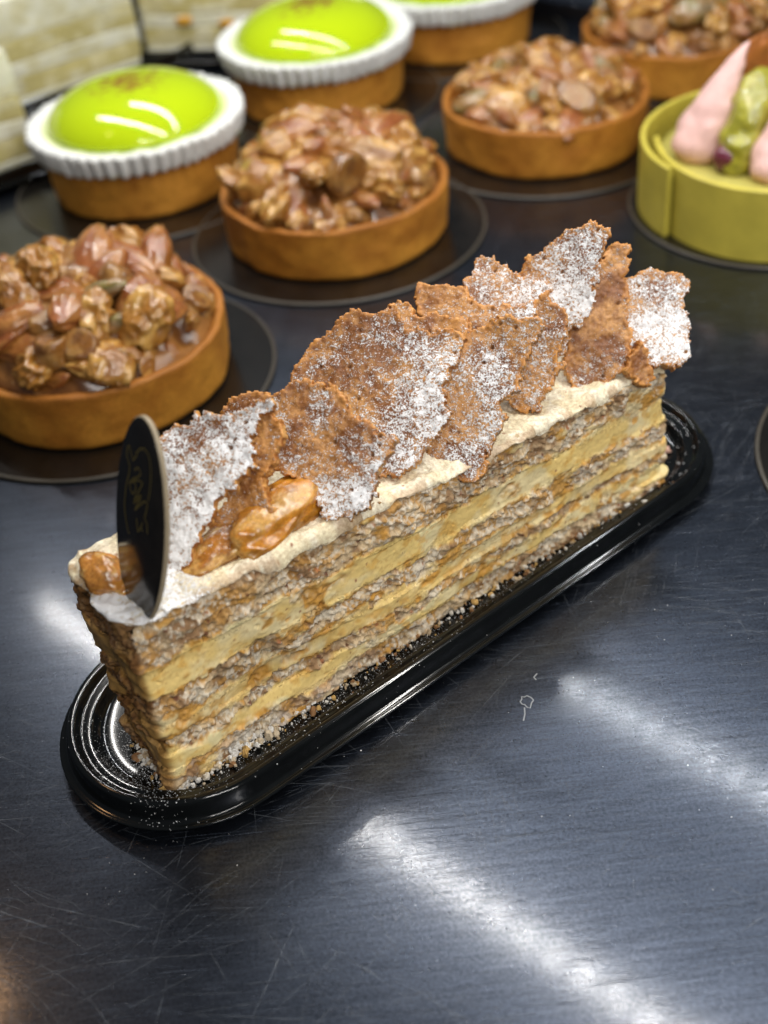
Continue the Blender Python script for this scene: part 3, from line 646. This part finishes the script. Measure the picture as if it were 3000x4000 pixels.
# ------------------------------------------------------------------ round boards
BOARD = mat_plain('dark_glossy_board', (0.008, 0.007, 0.006), rough=0.2, spec=0.55, nscale=120, var=0.35, bstr=0.05, bscale=900)
BOARDRIM = mat_plain('board_edge', (0.05, 0.043, 0.033), rough=0.4)
def board_mesh(R=5.3):
    V, F = lathe([(0.02, 0.0), (R - 0.06, 0.0), (R, 0.03), (R, 0.075), (R - 0.05, 0.10), (R - 0.12, 0.095), (0.02, 0.09)], 96); return mesh_data('cake_board', V, F)
def rim_mesh(R=5.3):
    V, F = lathe([(R - 0.10, 0.097), (R - 0.085, 0.112), (R - 0.035, 0.104), (R + 0.012, 0.075), (R + 0.012, 0.04)], 96); return mesh_data('rim', V, F[:1])
board_me = board_mesh(); rim_me = rim_mesh()
def board(loc, label, s=1.0):
    o = tag(link('cake_board', board_me, BOARD, loc=(loc[0], loc[1], 0.006)), label, 'cake board', 'dark round cake boards')
    o.scale = (s, s, 1)
    link('rim', rim_me, BOARDRIM, parent=o); return o

# ------------------------------------------------------------------ tart shells
CRUST = mat_col('baked_crust', rough=0.55, spec=0.35, bscale=1300, bstr=0.5, bdist=0.0005, vary=0.10, vscale=900)
def crust_mesh(R, h, seed, solid=False):
    prof = [(0.02, 0.0), (R - 0.28, 0.0), (R - 0.16, 0.03), (R - 0.10, 0.12)] + [(R - 0.10 + 0.10 * t, 0.12 + (h - 0.2) * t) for t in np.linspace(0.08, 1, 14)] + [(R - 0.02, h - 0.02), (R - 0.10, h), (R - 0.20, h - 0.01), (R - 0.28, h - 0.08), (R - 0.32, h - 0.3), (R - 0.36, h - 0.7), (0.02, h - 0.75)]
    def f(Rr, Zz, T):
        P = np.stack([Rr * np.cos(T), Rr * np.sin(T), Zz], -1).reshape(-1, 3)
        k = (0.05 * fbm(P * 0.6, 2, seed) + 0.025 * fbm(P * 2.5, 3, seed + 1)).reshape(Rr.shape)
        top = (Zz > h * 0.6) * 0.05 * fbm(P * np.array([1, 1, 0]) * 1.2 + 3, 3, seed + 2).reshape(Rr.shape)
        return np.where(Rr > 0.5, Rr + k, Rr), Zz + top
    V, F = lathe(prof, 160, f)
    n1, n2 = fbm(V * 0.9, 3, seed + 3), fbm(V * 4, 3, seed + 4); z = V[:, 2] / h
    c = lerp((0.43, 0.16, 0.02), (0.66, 0.295, 0.04), sstep(-0.7, 0.7, n1 * 0.5 + n2 * 0.25 + 0.15 - 0.5 * (z - 0.4)))
    k = sstep(0.86, 1.0, z) * 0.75; c = c * (1 - k[:, None]) + np.array([0.36, 0.13, 0.02]) * k[:, None]
    return mesh_data('crust', V, F, c)

# ------------------------------------------------------------------ nuts in caramel
NUT = mat_col('caramel_coated_nut', rough=0.27, spec=0.55, coat=0.6, bscale=420, bstr=0.4, bdist=0.0012, vary=0.14, vscale=350)
def nut_mesh(kind, seed):
    D, F = blob(48, 32); P = D + seed * 3.1
    if kind == 'almond':
        V = D * np.array([1.05, 0.60, 0.40]); V[:, 1:] *= (1 - 0.38 * np.clip(D[:, 0:1], -0.2, 1) ** 2 * np.sign(D[:, 0:1] + 0.2))
        a = np.arctan2(D[:, 2], D[:, 1]); V *= (1 + 0.022 * np.sin(a * 13 + 2 * fbm(P * 2, 2, seed)) + 0.12 * fbm(P * 1.5, 3, seed + 1))[:, None]
        base, alt = (0.34, 0.12, 0.05), (0.46, 0.22, 0.08)
    elif kind == 'walnut':
        r = 1 - np.abs(fbm(P * 1.3, 2, seed)) * 1.5; r2 = 1 - np.abs(fbm(P * 3.0, 2, seed + 1)) * 1.3
        V = D * np.array([1.05, 0.80, 0.55]) * (0.58 + 0.36 * r + 0.10 * r2 + 0.02 * fbm(P * 7, 2, seed + 2))[:, None]
        base, alt = (0.44, 0.22, 0.05), (0.68, 0.44, 0.16)
    elif kind == 'hazelnut':
        V = D * np.array([0.66, 0.6, 0.6]) * (1 + 0.10 * fbm(P * 1.5, 3, seed) + 0.10 * np.exp(-((D[:, 0] - 1) / 0.2) ** 2))[:, None]
        V[:, 2] = np.minimum(V[:, 2], 0.33 + 0.1 * D[:, 0])
        base, alt = (0.22, 0.10, 0.035), (0.42, 0.25, 0.10)
    elif kind == 'pistachio':
        V = D * np.array([0.85, 0.48, 0.42]) * (1 + 0.12 * fbm(P * 2.5, 3, seed))[:, None]
        base, alt = (0.27, 0.25, 0.11), (0.36, 0.29, 0.22)
    else:                                                     # broken nut piece: an ellipsoid with chiselled faces
        rg = np.random.default_rng(seed); V = D * np.array([1.15, 0.72, 0.62]) * (1 + 0.16 * fbm(P * 1.6, 3, seed))[:, None]
        for _ in range(9):
            pn = rg.normal(size=3); pn /= np.linalg.norm(pn); dd = rg.uniform(0.30, 0.5); ex = np.clip(V @ pn - dd, 0, None); V = V - ex[:, None] * pn * 0.75
        V *= (1 + 0.09 * (1 - np.abs(fbm(P * 3.5, 3, seed + 1)) * 2) + 0.03 * fbm(P * 9, 2, seed + 3))[:, None]
        base, alt = (0.38, 0.17, 0.04), (0.72, 0.46, 0.17)
    n1 = fbm(P * 1.8, 3, seed + 5)
    c = lerp(base, alt, sstep(-0.3, 0.4, n1)); k = 0.6 * sstep(-0.05, 0.45, fbm(P * 1.4 + 8, 3, seed + 6)); c = (c * (1 - k[:, None]) + np.array([0.34, 0.15, 0.03]) * k[:, None]) * np.array([0.88, 0.78, 0.56])
    return mesh_data(kind, V, F, c)
NUTS = {k: [nut_mesh(k, 500 + 10 * i + 3 * j) for j in range(n)] for i, (k, n) in enumerate((('almond', 3), ('walnut', 4), ('hazelnut', 2), ('pistachio', 2), ('nut_piece', 7)))}
def filling_mesh(R, h, peak, seed):
    n, m = 110, 40; rr = np.linspace(0.01, R, m); th = np.linspace(0, 2 * np.pi, n, endpoint=False)
    RR, TT = np.meshgrid(rr, th, indexing='ij'); X, Y = (RR * np.cos(TT)).ravel(), (RR * np.sin(TT)).ravel(); q = np.c_[X, Y, X * 0]
    z = h + peak * np.clip(1 - (RR.ravel() / R) ** 2, 0, 1) ** 0.75 + (0.24 * fbm(q * 1.4, 3, seed) + 0.08 * fbm(q * 4, 3, seed + 1)) * sstep(R, R - 0.4, RR.ravel())
    V = np.c_[X, Y, z]; F = [grid_faces(m, n, True)[:, ::-1] if False else grid_faces(m, n, True), [list(range(n))[::-1]]]
    c = lerp((0.15, 0.055, 0.012), (0.33, 0.145, 0.038), sstep(-0.4, 0.4, fbm(q * 2, 3, seed + 2)))
    return mesh_data('caramel_filling', V, F, c)
CARAMEL = mat_col('caramel', rough=0.24, spec=0.5, coat=0.4, bscale=700, bstr=0.3, bdist=0.0006, vary=0.1)
def nut_tart(loc, rot, seed, label, board_label, extra=(), peak=1.55):
    rng = np.random.default_rng(seed)
    board(loc, board_label)
    t = tag(empty('nut_tart', (loc[0], loc[1], 0.105), rot), label, 'tart', 'caramel nut tarts')
    link('crust', crust_mesh(4.0, 1.84, seed), CRUST, parent=t)
    link('caramel_filling', filling_mesh(3.72, 1.58, peak * 0.76, seed + 30), CARAMEL, parent=t)
    pts = []
    kinds = ['almond'] * 8 + ['walnut'] * 5 + ['hazelnut'] * 4 + ['pistachio'] * 2 + ['nut_piece'] * 9
    for x, y, kd, rz, dz in extra: pts.append((x, y, kd, rz, dz))
    tries = 0
    while len(pts) < 74 and tries < 9000:
        tries += 1
        r = 3.25 * math.sqrt(rng.random()); a = rng.random() * 6.283; x, y = r * math.cos(a), r * math.sin(a)
        if all((x - q[0]) ** 2 + (y - q[1]) ** 2 > 0.66 ** 2 for q in pts): pts.append((x, y, kinds[rng.integers(len(kinds))], None, 0))
    for j in range(26):
        a = 6.283 * (j + rng.random() * 0.8) / 26; pts.append((3.38 * math.cos(a), 3.38 * math.sin(a), ['nut_piece', 'almond', 'nut_piece', 'hazelnut'][j % 4], None, -0.5))
    for x, y, kd, rz, dz in pts:
        r = math.hypot(x, y); zz = 1.55 + peak * max(0, 1 - (r / 3.72) ** 2) ** 0.8 + 0.02 + rng.normal(0, 0.2) + (0.0 if dz == -0.5 else dz)
        sl = 0.85 * peak * 2 * r / 3.72 ** 2
        nrm = Vector((x / (r + 1e-6) * sl, y / (r + 1e-6) * sl, 1)).normalized()
        nrm = (nrm + Vector(rng.normal(0, 0.42, 3))).normalized()
        q = Vector((0, 0, 1)).rotation_difference(nrm) @ Matrix.Rotation(rng.random() * 6.283 if rz is None else rz, 3, 'Z').to_quaternion()
        s = rng.uniform(0.65, 1.25) * (0.8 if r > 2.8 else 1) if dz != -0.5 else rng.uniform(0.4, 0.6)
        var = NUTS[kd]; me = var[rng.integers(len(var))]
        o = link(kd, me, NUT, parent=t, loc=(x, y, zz)); o.rotation_mode = 'QUATERNION'; o.rotation_quaternion = q; o.scale = (s * rng.uniform(0.9, 1.2), s * rng.uniform(0.8, 1.1), s * rng.uniform(0.8, 1.1))
    return t
nut_tart((-8.06, 32.12), 0.4, 41, 'caramel nut tart at the picture edge beside the cake tag', 'dark round board under the nut tart beside the cake tag', peak=2.0)
nut_tart((-0.45, 40.1), 1.3, 52, 'caramel nut tart in the middle, between the lime tarts and the cake', 'dark round board under the middle nut tart', peak=1.95)
nut_tart((8.04, 45.85), 2.2, 63, 'low caramel nut tart behind the brittle shards, beside the yellow banded tart', 'dark round board under the nut tart beside the yellow band', peak=1.2)
nut_tart((14.7, 51.6), 3.9, 74, 'caramel nut tart partly hidden behind the pink cream of the yellow banded tart', 'dark round board under the farthest nut tart', peak=1.9)

# ------------------------------------------------------------------ lime tarts
MERINGUE = mat_col('white_fluted_ring', rough=0.5, spec=0.4, bscale=900, bstr=0.1, bdist=0.0003, vary=0.03)
def lime_mat():
    k = NT('lime_glaze'); tc = k.n('ShaderNodeTexCoord').outputs['Object']
    sp = k.n('ShaderNodeSeparateXYZ'); k.l(tc, sp.inputs[0])
    r = k.math('SQRT', k.math('ADD', k.math('POWER', sp.outputs[0], 2), k.math('POWER', k.math('MULTIPLY', sp.outputs[1], 1.15), 2)))
    spot = k.math('SUBTRACT', 1.0, k.math('DIVIDE', r, 0.021), True)
    nz = k.noise(tc, 300, 4, 0.7, 0.4)
    m = k.math('MULTIPLY', k.math('SUBTRACT', k.math('ADD', nz, k.math('MULTIPLY', spot, 0.30)), 0.60), 6.0, True)
    m = k.math('MULTIPLY', m, k.math('MULTIPLY', spot, 4.0, True))
    c = k.mix(k.math('MULTIPLY', m, 0.8), (0.47, 0.62, 0.006), (0.25, 0.05, 0.02))
    b = k.bsdf(Base_Color=c, Roughness=0.09)
    b.inputs['Coat Weight'].default_value = 0.5; b.inputs['Coat Roughness'].default_value = 0.04
    return k.m
LIME = lime_mat()
def flute_mesh(seed):
    prof = [(3.35, 0.04), (3.7, 0.0), (3.86, 0.04)] + [(3.92 + 0.20 * t ** 0.8, 0.06 + 0.80 * t) for t in np.linspace(0.05, 1, 9)] + [(4.08, 0.94), (3.95, 0.95), (3.72, 0.88), (3.5, 0.84), (3.2, 0.80)]
    def f(R, Zz, T):
        w = np.abs(np.sin(T * 27 + 0.4 * np.sin(T * 5))) ** 0.7; k = sstep(3.6, 3.9, R)
        q = np.stack([np.cos(T) * 4, np.sin(T) * 4, Zz], -1).reshape(-1, 3)
        return R + (0.30 + 0.12 * np.sin(T * 9 + 1.3) * np.sin(T * 23)) * (w - 0.65) * k + 0.03 * fbm(q, 2, seed).reshape(R.shape) * k, Zz + 0.04 * fbm(q * 1.5, 2, seed + 1).reshape(R.shape) - (Zz < 0.1) * 0.06 * (1 - w) * -1
    V, F = lathe(prof, 464, f)
    c = np.tile(np.array([[0.83, 0.84, 0.82]]), (len(V), 1))
    k = 0.85 * sstep(0.22, 0.0, V[:, 2]) * sstep(0.15, 0.5, fbm(V * np.array([1.1, 1.1, 0.5]), 3, seed + 2)); r = np.hypot(V[:, 0], V[:, 1]); k = np.maximum(k, 0.75 * sstep(3.72, 3.4, r) * (V[:, 2] > 0.5))
    c = c * (1 - k[:, None]) + np.array([0.62, 0.72, 0.10]) * k[:, None]
    return mesh_data('fluted_ring', V, F[:1], c)
flute_me = flute_mesh(81)
def dome_mesh():
    t = np.linspace(0, np.pi / 2, 26); pr = [(3.0, -0.1), (3.28, 0.0)] + [(3.36 * math.cos(a), 0.12 + 1.28 * (1 - math.cos(a) ** 2.5) ** 0.62) for a in t[:-1]] + [(0.02, 1.40)]
    V, F = lathe(pr, 96); return mesh_data('lime_dome', V, F)
dome_me = dome_mesh()
crust_l = crust_mesh(3.72, 1.80, 83)
def lime_tart(loc, rot, label, board_label):
    board(loc, board_label)
    t = tag(empty('lime_tart', (loc[0], loc[1], 0.105), rot), label, 'tart', 'lime tarts with fluted white rings')
    link('crust', crust_l, CRUST, parent=t); link('fluted_ring', flute_me, MERINGUE, parent=t, loc=(0, 0, 1.80)); link('lime_dome', dome_me, LIME, parent=t, loc=(0, 0, 2.60))
lime_tart((-7.75, 46.1), 0.3, 'bright lime glazed tart nearest the cream slices, behind the edge nut tart', 'dark round board under the lime tart nearest the cream slices')
lime_tart((-0.65, 53.0), 1.1, 'bright lime glazed tart directly behind the middle nut tart', 'dark round board under the lime tart behind the middle nut tart')
lime_tart((5.8, 58.2), 2.0, 'tart at the top edge showing only its white fluted ring and crust', 'dark round board under the tart at the top edge')

# ------------------------------------------------------------------ yellow banded tart with pink cream
BAND = mat_plain('yellow_chocolate_band', (0.58, 0.49, 0.075), rough=0.38, spec=0.45, nscale=90, var=0.12)
board((14.6, 38.5), 'dark round board under the yellow banded tart', 0.91)
bt = tag(empty('banded_tart', (14.6, 38.5, 0.105), 0), 'round tart in a yellow chocolate band with pink cream peaks', 'tart')
def band_mesh():
    n = 150; a0 = math.radians(203.5); A = a0 - np.linspace(0, math.radians(395), n); s = np.linspace(0, 1, n)
    r = 4.52 - 0.44 * sstep(0.80, 1.0, s) - 0.02 * s; H = 2.46; th = 0.19; V = []; F = []
    for i in range(n):
        ca_, sa_ = math.cos(A[i]), math.sin(A[i])
        for rr, zz in ((r[i], 0.02), (r[i], H - 0.04), (r[i] - 0.04, H), (r[i] - th + 0.04, H), (r[i] - th, H - 0.04), (r[i] - th, 0.02)): V.append((rr * ca_, rr * sa_, zz))
    for i in range(n - 1):
        for k in range(6): F.append([i * 6 + k, i * 6 + (k + 1) % 6, (i + 1) * 6 + (k + 1) % 6, (i + 1) * 6 + k])
    F += [[5, 4, 3, 2, 1, 0], [(n - 1) * 6 + k for k in range(6)]]
    return mesh_data('chocolate_band', V, [F], smooth=False)
link('chocolate_band', band_mesh(), BAND, parent=bt)
V, F = lathe([(0.02, 0.02), (3.88, 0.02), (3.9, 1.5), (3.85, 1.8), (3.5, 1.9), (2.0, 1.95), (0.02, 2.0)], 90)
link('filling', mesh_data('filling', V, F), mat_plain('pale_green_filling', (0.45, 0.40, 0.10), 0.35, nscale=200), parent=bt)
PINK = mat_plain('pink_cream', (0.83, 0.53, 0.49), rough=0.5, nscale=300, var=0.06, bstr=0.2, bscale=500, bdist=0.0008)
def peak_mesh(H, R, bend, seed):
    n, m = 40, 34; V = []
    for i in range(m):
        s = i / (m - 1); r = R * (math.sin(min(1, s * 3.2 + 0.35) * math.pi / 2) * (1 - s) ** 0.78 * 1.12 + 0.035); off = bend * s ** 1.7
        for j in range(n):
            a = 6.2832 * j / n; V.append((r * math.cos(a) + off, r * math.sin(a), H * s))
    V = np.array(V); V[:, :2] *= (1 + 0.11 * fbm(V * 1.8, 3, seed))[:, None]
    return mesh_data('cream_peak', V, [grid_faces(m, n, True), [list(range(n))[::-1], [(m - 1) * n + k for k in range(n)]]])
pk = peak_mesh(3.5, 1.0, 1.25, 91)
for x, y, s, rz in ((-2.55, 0.05, 1.05, 0.15), (-0.75, -2.1, 0.9, 0.6), (1.9, 1.2, 0.9, 2.0), (0.9, -0.6, 0.8, 4.0)):
    o = link('cream_peak', pk, PINK, parent=bt, loc=(x, y, 1.85)); o.scale = (s, s, s); o.rotation_euler = (0, 0, rz)
JELLY = mat_plain('green_fruit', (0.32, 0.30, 0.035), rough=0.2, coat=0.5, nscale=240, var=0.35, bstr=0.5, bscale=300, bdist=0.0015)
def fruit_stick(L, R, seed):
    D, F = blob(40, 50); V = D * np.array([R, R, L / 2]) * (1 + 0.16 * fbm(D * np.array([2, 2, 5]) + 3, 3, seed))[:, None]; V[:, 2] = np.sign(D[:, 2]) * np.abs(D[:, 2]) ** 0.7 * L / 2
    return mesh_data('green_fruit_piece', V, F)
fs = fruit_stick(3.6, 0.72, 95)
for x, y, z, rx, ry in ((-1.35, -0.85, 3.3, -0.5, 0.45), (0.3, 0.5, 3.6, -0.4, 0.6)):
    o = link('green_fruit_piece', fs, JELLY, parent=bt, loc=(x, y, z)); o.rotation_euler = (rx, ry, 0)
D, F = blob(30, 20)
link('berry', mesh_data('berry', D * np.array([0.62, 0.5, 0.5]) * (1 + 0.06 * fbm(D * 3, 2, 96))[:, None], F), mat_plain('dark_berry', (0.13, 0.025, 0.045), rough=0.25, coat=0.4), parent=bt, loc=(-1.95, -1.35, 2.4))
CHIP = mat_plain('orange_brown_chip', (0.42, 0.145, 0.035), rough=0.35, nscale=250, var=0.3, bstr=0.6, bscale=500, bdist=0.001)
def chip_mesh(seed):
    D, F = blob(40, 30); V = D * np.array([0.85, 0.13, 1.3]); V = np.sign(V) * np.abs(V) ** 0.9 * (1 + 0.22 * fbm(D * 2.5 + seed, 3, seed))[:, None]; return mesh_data('brittle_chip', V, F)
for x, y, z, r3 in ((-0.55, 1.2, 4.3, (0.15, 0.3, 0.5)), (0.15, -0.9, 3.55, (0.1, 0.5, 0.2))):
    o = link('brittle_chip', chip_mesh(97 + int(z * 10)), CHIP, parent=bt, loc=(x, y, z)); o.rotation_euler = r3

board((15.0, 23.4), 'dark empty round board cut off beside the tray end')

# ------------------------------------------------------------------ pale cream slices far behind
PSP = mat_col('yellow_sponge', rough=0.75, spec=0.25, bscale=1800, bstr=0.4, bdist=0.0005, vary=0.1, vscale=500)
PCR = mat_col('whipped_cream', rough=0.5, spec=0.35, bscale=900, bstr=0.2, bdist=0.0004, vary=0.04)
ORANGE = mat_plain('orange_fruit', (0.62, 0.31, 0.02), rough=0.3, nscale=300, var=0.2, coat=0.3)
SPER = perimeter(11.5, 0.14, 0.14, 0.3)
def slice_layer(z0, z1, kind, seed):
    n = len(SPER); q = np.stack([SPER[:, 0], SPER[:, 1] * 2.6, np.zeros(n)], 1)
    lo = z0 + (0.05 * fbm(q * 0.3 + z0 * 9, 2, int(z0 * 90)) if z0 > 0 else 0 * q[:, 0]) - 0.004; hi = z1 + 0.05 * fbm(q * 0.3 + z1 * 9, 2, int(z1 * 90)) + 0.004
    amp = 0.10 if kind else 0.07
    def disp(P, t, N): return 0.05 * fbm(P * 0.6, 2, 700) + 0.012 * fbm(P * 2.5, 3, 701), 0 * t
    def colr(P, t, N, d):
        n1 = fbm(P * 2, 3, seed + 2)
        n2 = fbm(P * np.array([1.0, 1, 2.0]) + 5, 4, seed + 4); kk = 0.5 * sstep(0.2, 0.6, n2)[:, None]
        a_ = lerp((0.78, 0.75, 0.55), (0.84, 0.82, 0.66), sstep(-0.4, 0.4, n1)); b_ = lerp((0.60, 0.52, 0.22), (0.74, 0.67, 0.38), sstep(-0.4, 0.4, n1))
        return a_ * (1 - kk) + b_ * kk if kind else b_ * (1 - kk) + a_ * kk
    return layer('layer', SPER, lo, hi, lambda z: 2.6 + 0 * z, 0.10, disp, colr)
LAYS = [(0.0, 0.30, 1), (0.30, 1.15, 0), (1.15, 1.80, 1), (1.80, 2.80, 0), (2.80, 4.5, 1)]
LME = [(slice_layer(a, b, k, 700 + 7 * i), k) for i, (a, b, k) in enumerate(LAYS)]
dol = peak_mesh(1.5, 0.85, 0.2, 99); D, F = blob(24, 16); bit_me = mesh_data('orange_piece', D * np.array([0.42, 0.16, 0.22]) * (1 + 0.2 * fbm(D * 2, 3, 98))[:, None], F)
def cream_slice(corner, ang, label, tray_label, bits=(), dolls=()):
    """corner: front right foot of the slice"""
    d = Vector((math.cos(ang), math.sin(ang), 0)); n = Vector((-d.y, d.x, 0)); org = Vector((*corner, 0)) - d * 11.5
    c = org + d * 5.75 + n * 1.3
    tr = tag(link('serving_tray', tray_me, PLASTIC, loc=(c.x, c.y, 0)), tray_label, 'tray', 'black plastic trays'); tr.rotation_euler = (0, 0, ang)
    s = tag(empty('cream_slice', (org.x, org.y, 0.33), ang), label, 'cake slice', 'pale cream slices')
    for me, k in LME: link('cream_layer' if k else 'sponge_layer', me, PCR if k else PSP, parent=s)
    for x, z in bits: link('orange_piece', bit_me, ORANGE, parent=s, loc=(x, -0.02, z))
    for x in dolls: link('cream_dollop', dol, PCR, parent=s, loc=(x, 1.2, 4.4))
cream_slice((-12.6, 48.9), math.radians(35), 'pale layered cream slice at the edge, nearest the lime tart', 'black tray under the pale slice at the edge', (), (10.3, 8.2))
cream_slice((-8.9, 59.0), math.radians(35), 'pale layered cream slice between the edge slice and the lime domes', 'black tray under the pale slice between its two neighbours', (), (10.2, 8.2, 6.2))
cream_slice((2.3, 57.6), math.radians(-13), 'pale layered cream slice with orange fruit behind the lime domes', 'black tray under the pale slice with orange fruit', ((3.0, 3.3), (4.6, 3.4), (6.0, 3.3), (2.2, 1.5), (4.3, 1.3)), (3.5, 6.5))

# ------------------------------------------------------------------ icing sugar and crumbs
def specks(name, pos, size, seed):
    rng = np.random.default_rng(seed)
    o8 = np.array([(1, 0, 0), (-1, 0, 0), (0, 1, 0), (0, -1, 0), (0, 0, 1), (0, 0, -1)], float); f8 = np.array([(0, 2, 4), (2, 1, 4), (1, 3, 4), (3, 0, 4), (2, 0, 5), (1, 2, 5), (3, 1, 5), (0, 3, 5)])
    pos = np.asarray(pos); n = len(pos); sz = np.asarray(size)[:, None, None] * rng.uniform(0.6, 1.3, (n, 6, 1))
    V = (pos[:, None, :] + o8[None] * sz).reshape(-1, 3); F = (f8[None] + 6 * np.arange(n)[:, None, None]).reshape(-1, 3)
    return V, F
rng = np.random.default_rng(12)
_e = np.array([math.cos(math.radians(35.43)), math.sin(math.radians(35.43))]); _n = np.array([-_e[1], _e[0]])
def tray_pt(s, t):
    """point on the tray's upper surface, tray frame"""
    h = TL / 2 - TW / 2; o = TW / 2 - (abs(t) if abs(s) < h else math.hypot(abs(s) - h, t))
    if o < 0: z = 0.0
    else: z = float(np.interp(o, TRAY_TOP[:, 0], TRAY_TOP[:, 1]))
    x, y = np.array([0.612, 21.26]) + s * _e + t * _n
    return (x, y, z)
pos = []; sz = []
for _ in range(2000):
    s = rng.uniform(-8.6, 7.2); t = -1.55 - abs(rng.normal(0, 0.4)); 
    if rng.random() < 0.35: s = rng.normal(-3.5, 2.2)
    if t < -2.9: continue
    pos.append(tray_pt(s, t)); sz.append(min(0.03, abs(rng.normal(0, 0.0055)) + 0.003))
for _ in range(1500):
    s, t = rng.normal(-8.0, 0.35), rng.normal(-0.3, 0.7)
    if s < -8.9: continue
    pos.append(tray_pt(s, t)); sz.append(abs(rng.normal(0, 0.005)) + 0.003)
for _ in range(70): pos.append(tray_pt(rng.uniform(6.3, 8.6), rng.uniform(-2.2, 1.8))); sz.append(abs(rng.normal(0, 0.014)) + 0.006)
for _ in range(34): pos.append((rng.normal(8.9, 1.0), rng.normal(18.8, 1.3), 0.006)); sz.append(abs(rng.normal(0, 0.014)) + 0.006)
for _ in range(60): pos.append((rng.uniform(-7, 8), rng.uniform(9, 20), 0.004)); sz.append(abs(rng.normal(0, 0.006)) + 0.004)
V, F = specks('sugar', pos, sz, 3)
SUGAR = mat_plain('icing_sugar', (0.85, 0.85, 0.86), rough=0.9, spec=0.2)
tag(link('sugar_dust', mesh_data('sugar_dust', V, F, smooth=False), SUGAR), 'white icing sugar specks scattered on the tray and metal shelf', 'sugar', kind='stuff')
# crumbs of cake along the foot of the slice
D, Fb = blob(10, 7); Vs = []; Fs = [[], []]; cols = []
for i in range(520):
    x = rng.uniform(-0.1, CL) if i < 330 else abs(rng.normal(0.4, 2.0)); y = -abs(rng.normal(0, 0.16)) + 0.05
    if i % 6 == 0: x, y = -abs(rng.normal(0, 0.12)), rng.uniform(0, 1.7)
    w = ck(x, y, 0); st = np.array([w.x, w.y]) - np.array([0.612, 21.26]); z = tray_pt(float(st @ _e), float(st @ _n))[2]
    r = min(0.09, abs(rng.normal(0, 0.026)) + 0.012)
    V1 = D * r * rng.uniform(0.6, 1.4, 3) * (1 + 0.65 * vnoise(D * 1.7 + i * 3.3, 5))[:, None] + np.array([w.x, w.y, z + r * 0.6 + abs(rng.normal(0, 0.05))]); o = len(Vs) * len(D)
    Vs.append(V1); Fs[0].append(Fb[0] + o); Fs[1] += [[q + o for q in f] for f in Fb[1]]
    if i >= 330: r *= 1.0
    cc = [(0.82, 0.80, 0.77), (0.86, 0.85, 0.83), (0.66, 0.55, 0.40)][rng.integers(3)] if i >= 330 else [(0.52, 0.40, 0.26), (0.74, 0.69, 0.60), (0.60, 0.38, 0.13), (0.80, 0.78, 0.74), (0.34, 0.18, 0.08)][rng.integers(5)]
    cols.append(np.tile(np.array([cc]), (len(D), 1)))
tag(link('cake_crumbs', mesh_data('cake_crumbs', np.vstack(Vs), [np.vstack(Fs[0]), Fs[1]], np.vstack(cols), smooth=False), SPONGE), 'small pale crumbs along the foot of the cake slice', 'crumbs', kind='stuff')
D, Fb = blob(24, 16); cr = D * np.array([0.28, 0.13, 0.11]) * (1 + 0.25 * fbm(D * 2, 3, 9))[:, None]
w = tray_pt(7.55, -1.0)
tag(link('crumb', mesh_data('crumb', cr, Fb, np.tile(np.array([[0.62, 0.38, 0.30]]), (len(D), 1))), SPONGE, loc=(w[0], w[1], w[2] + 0.08)), 'single pinkish crumb lying on the far end of the tray', 'crumb')
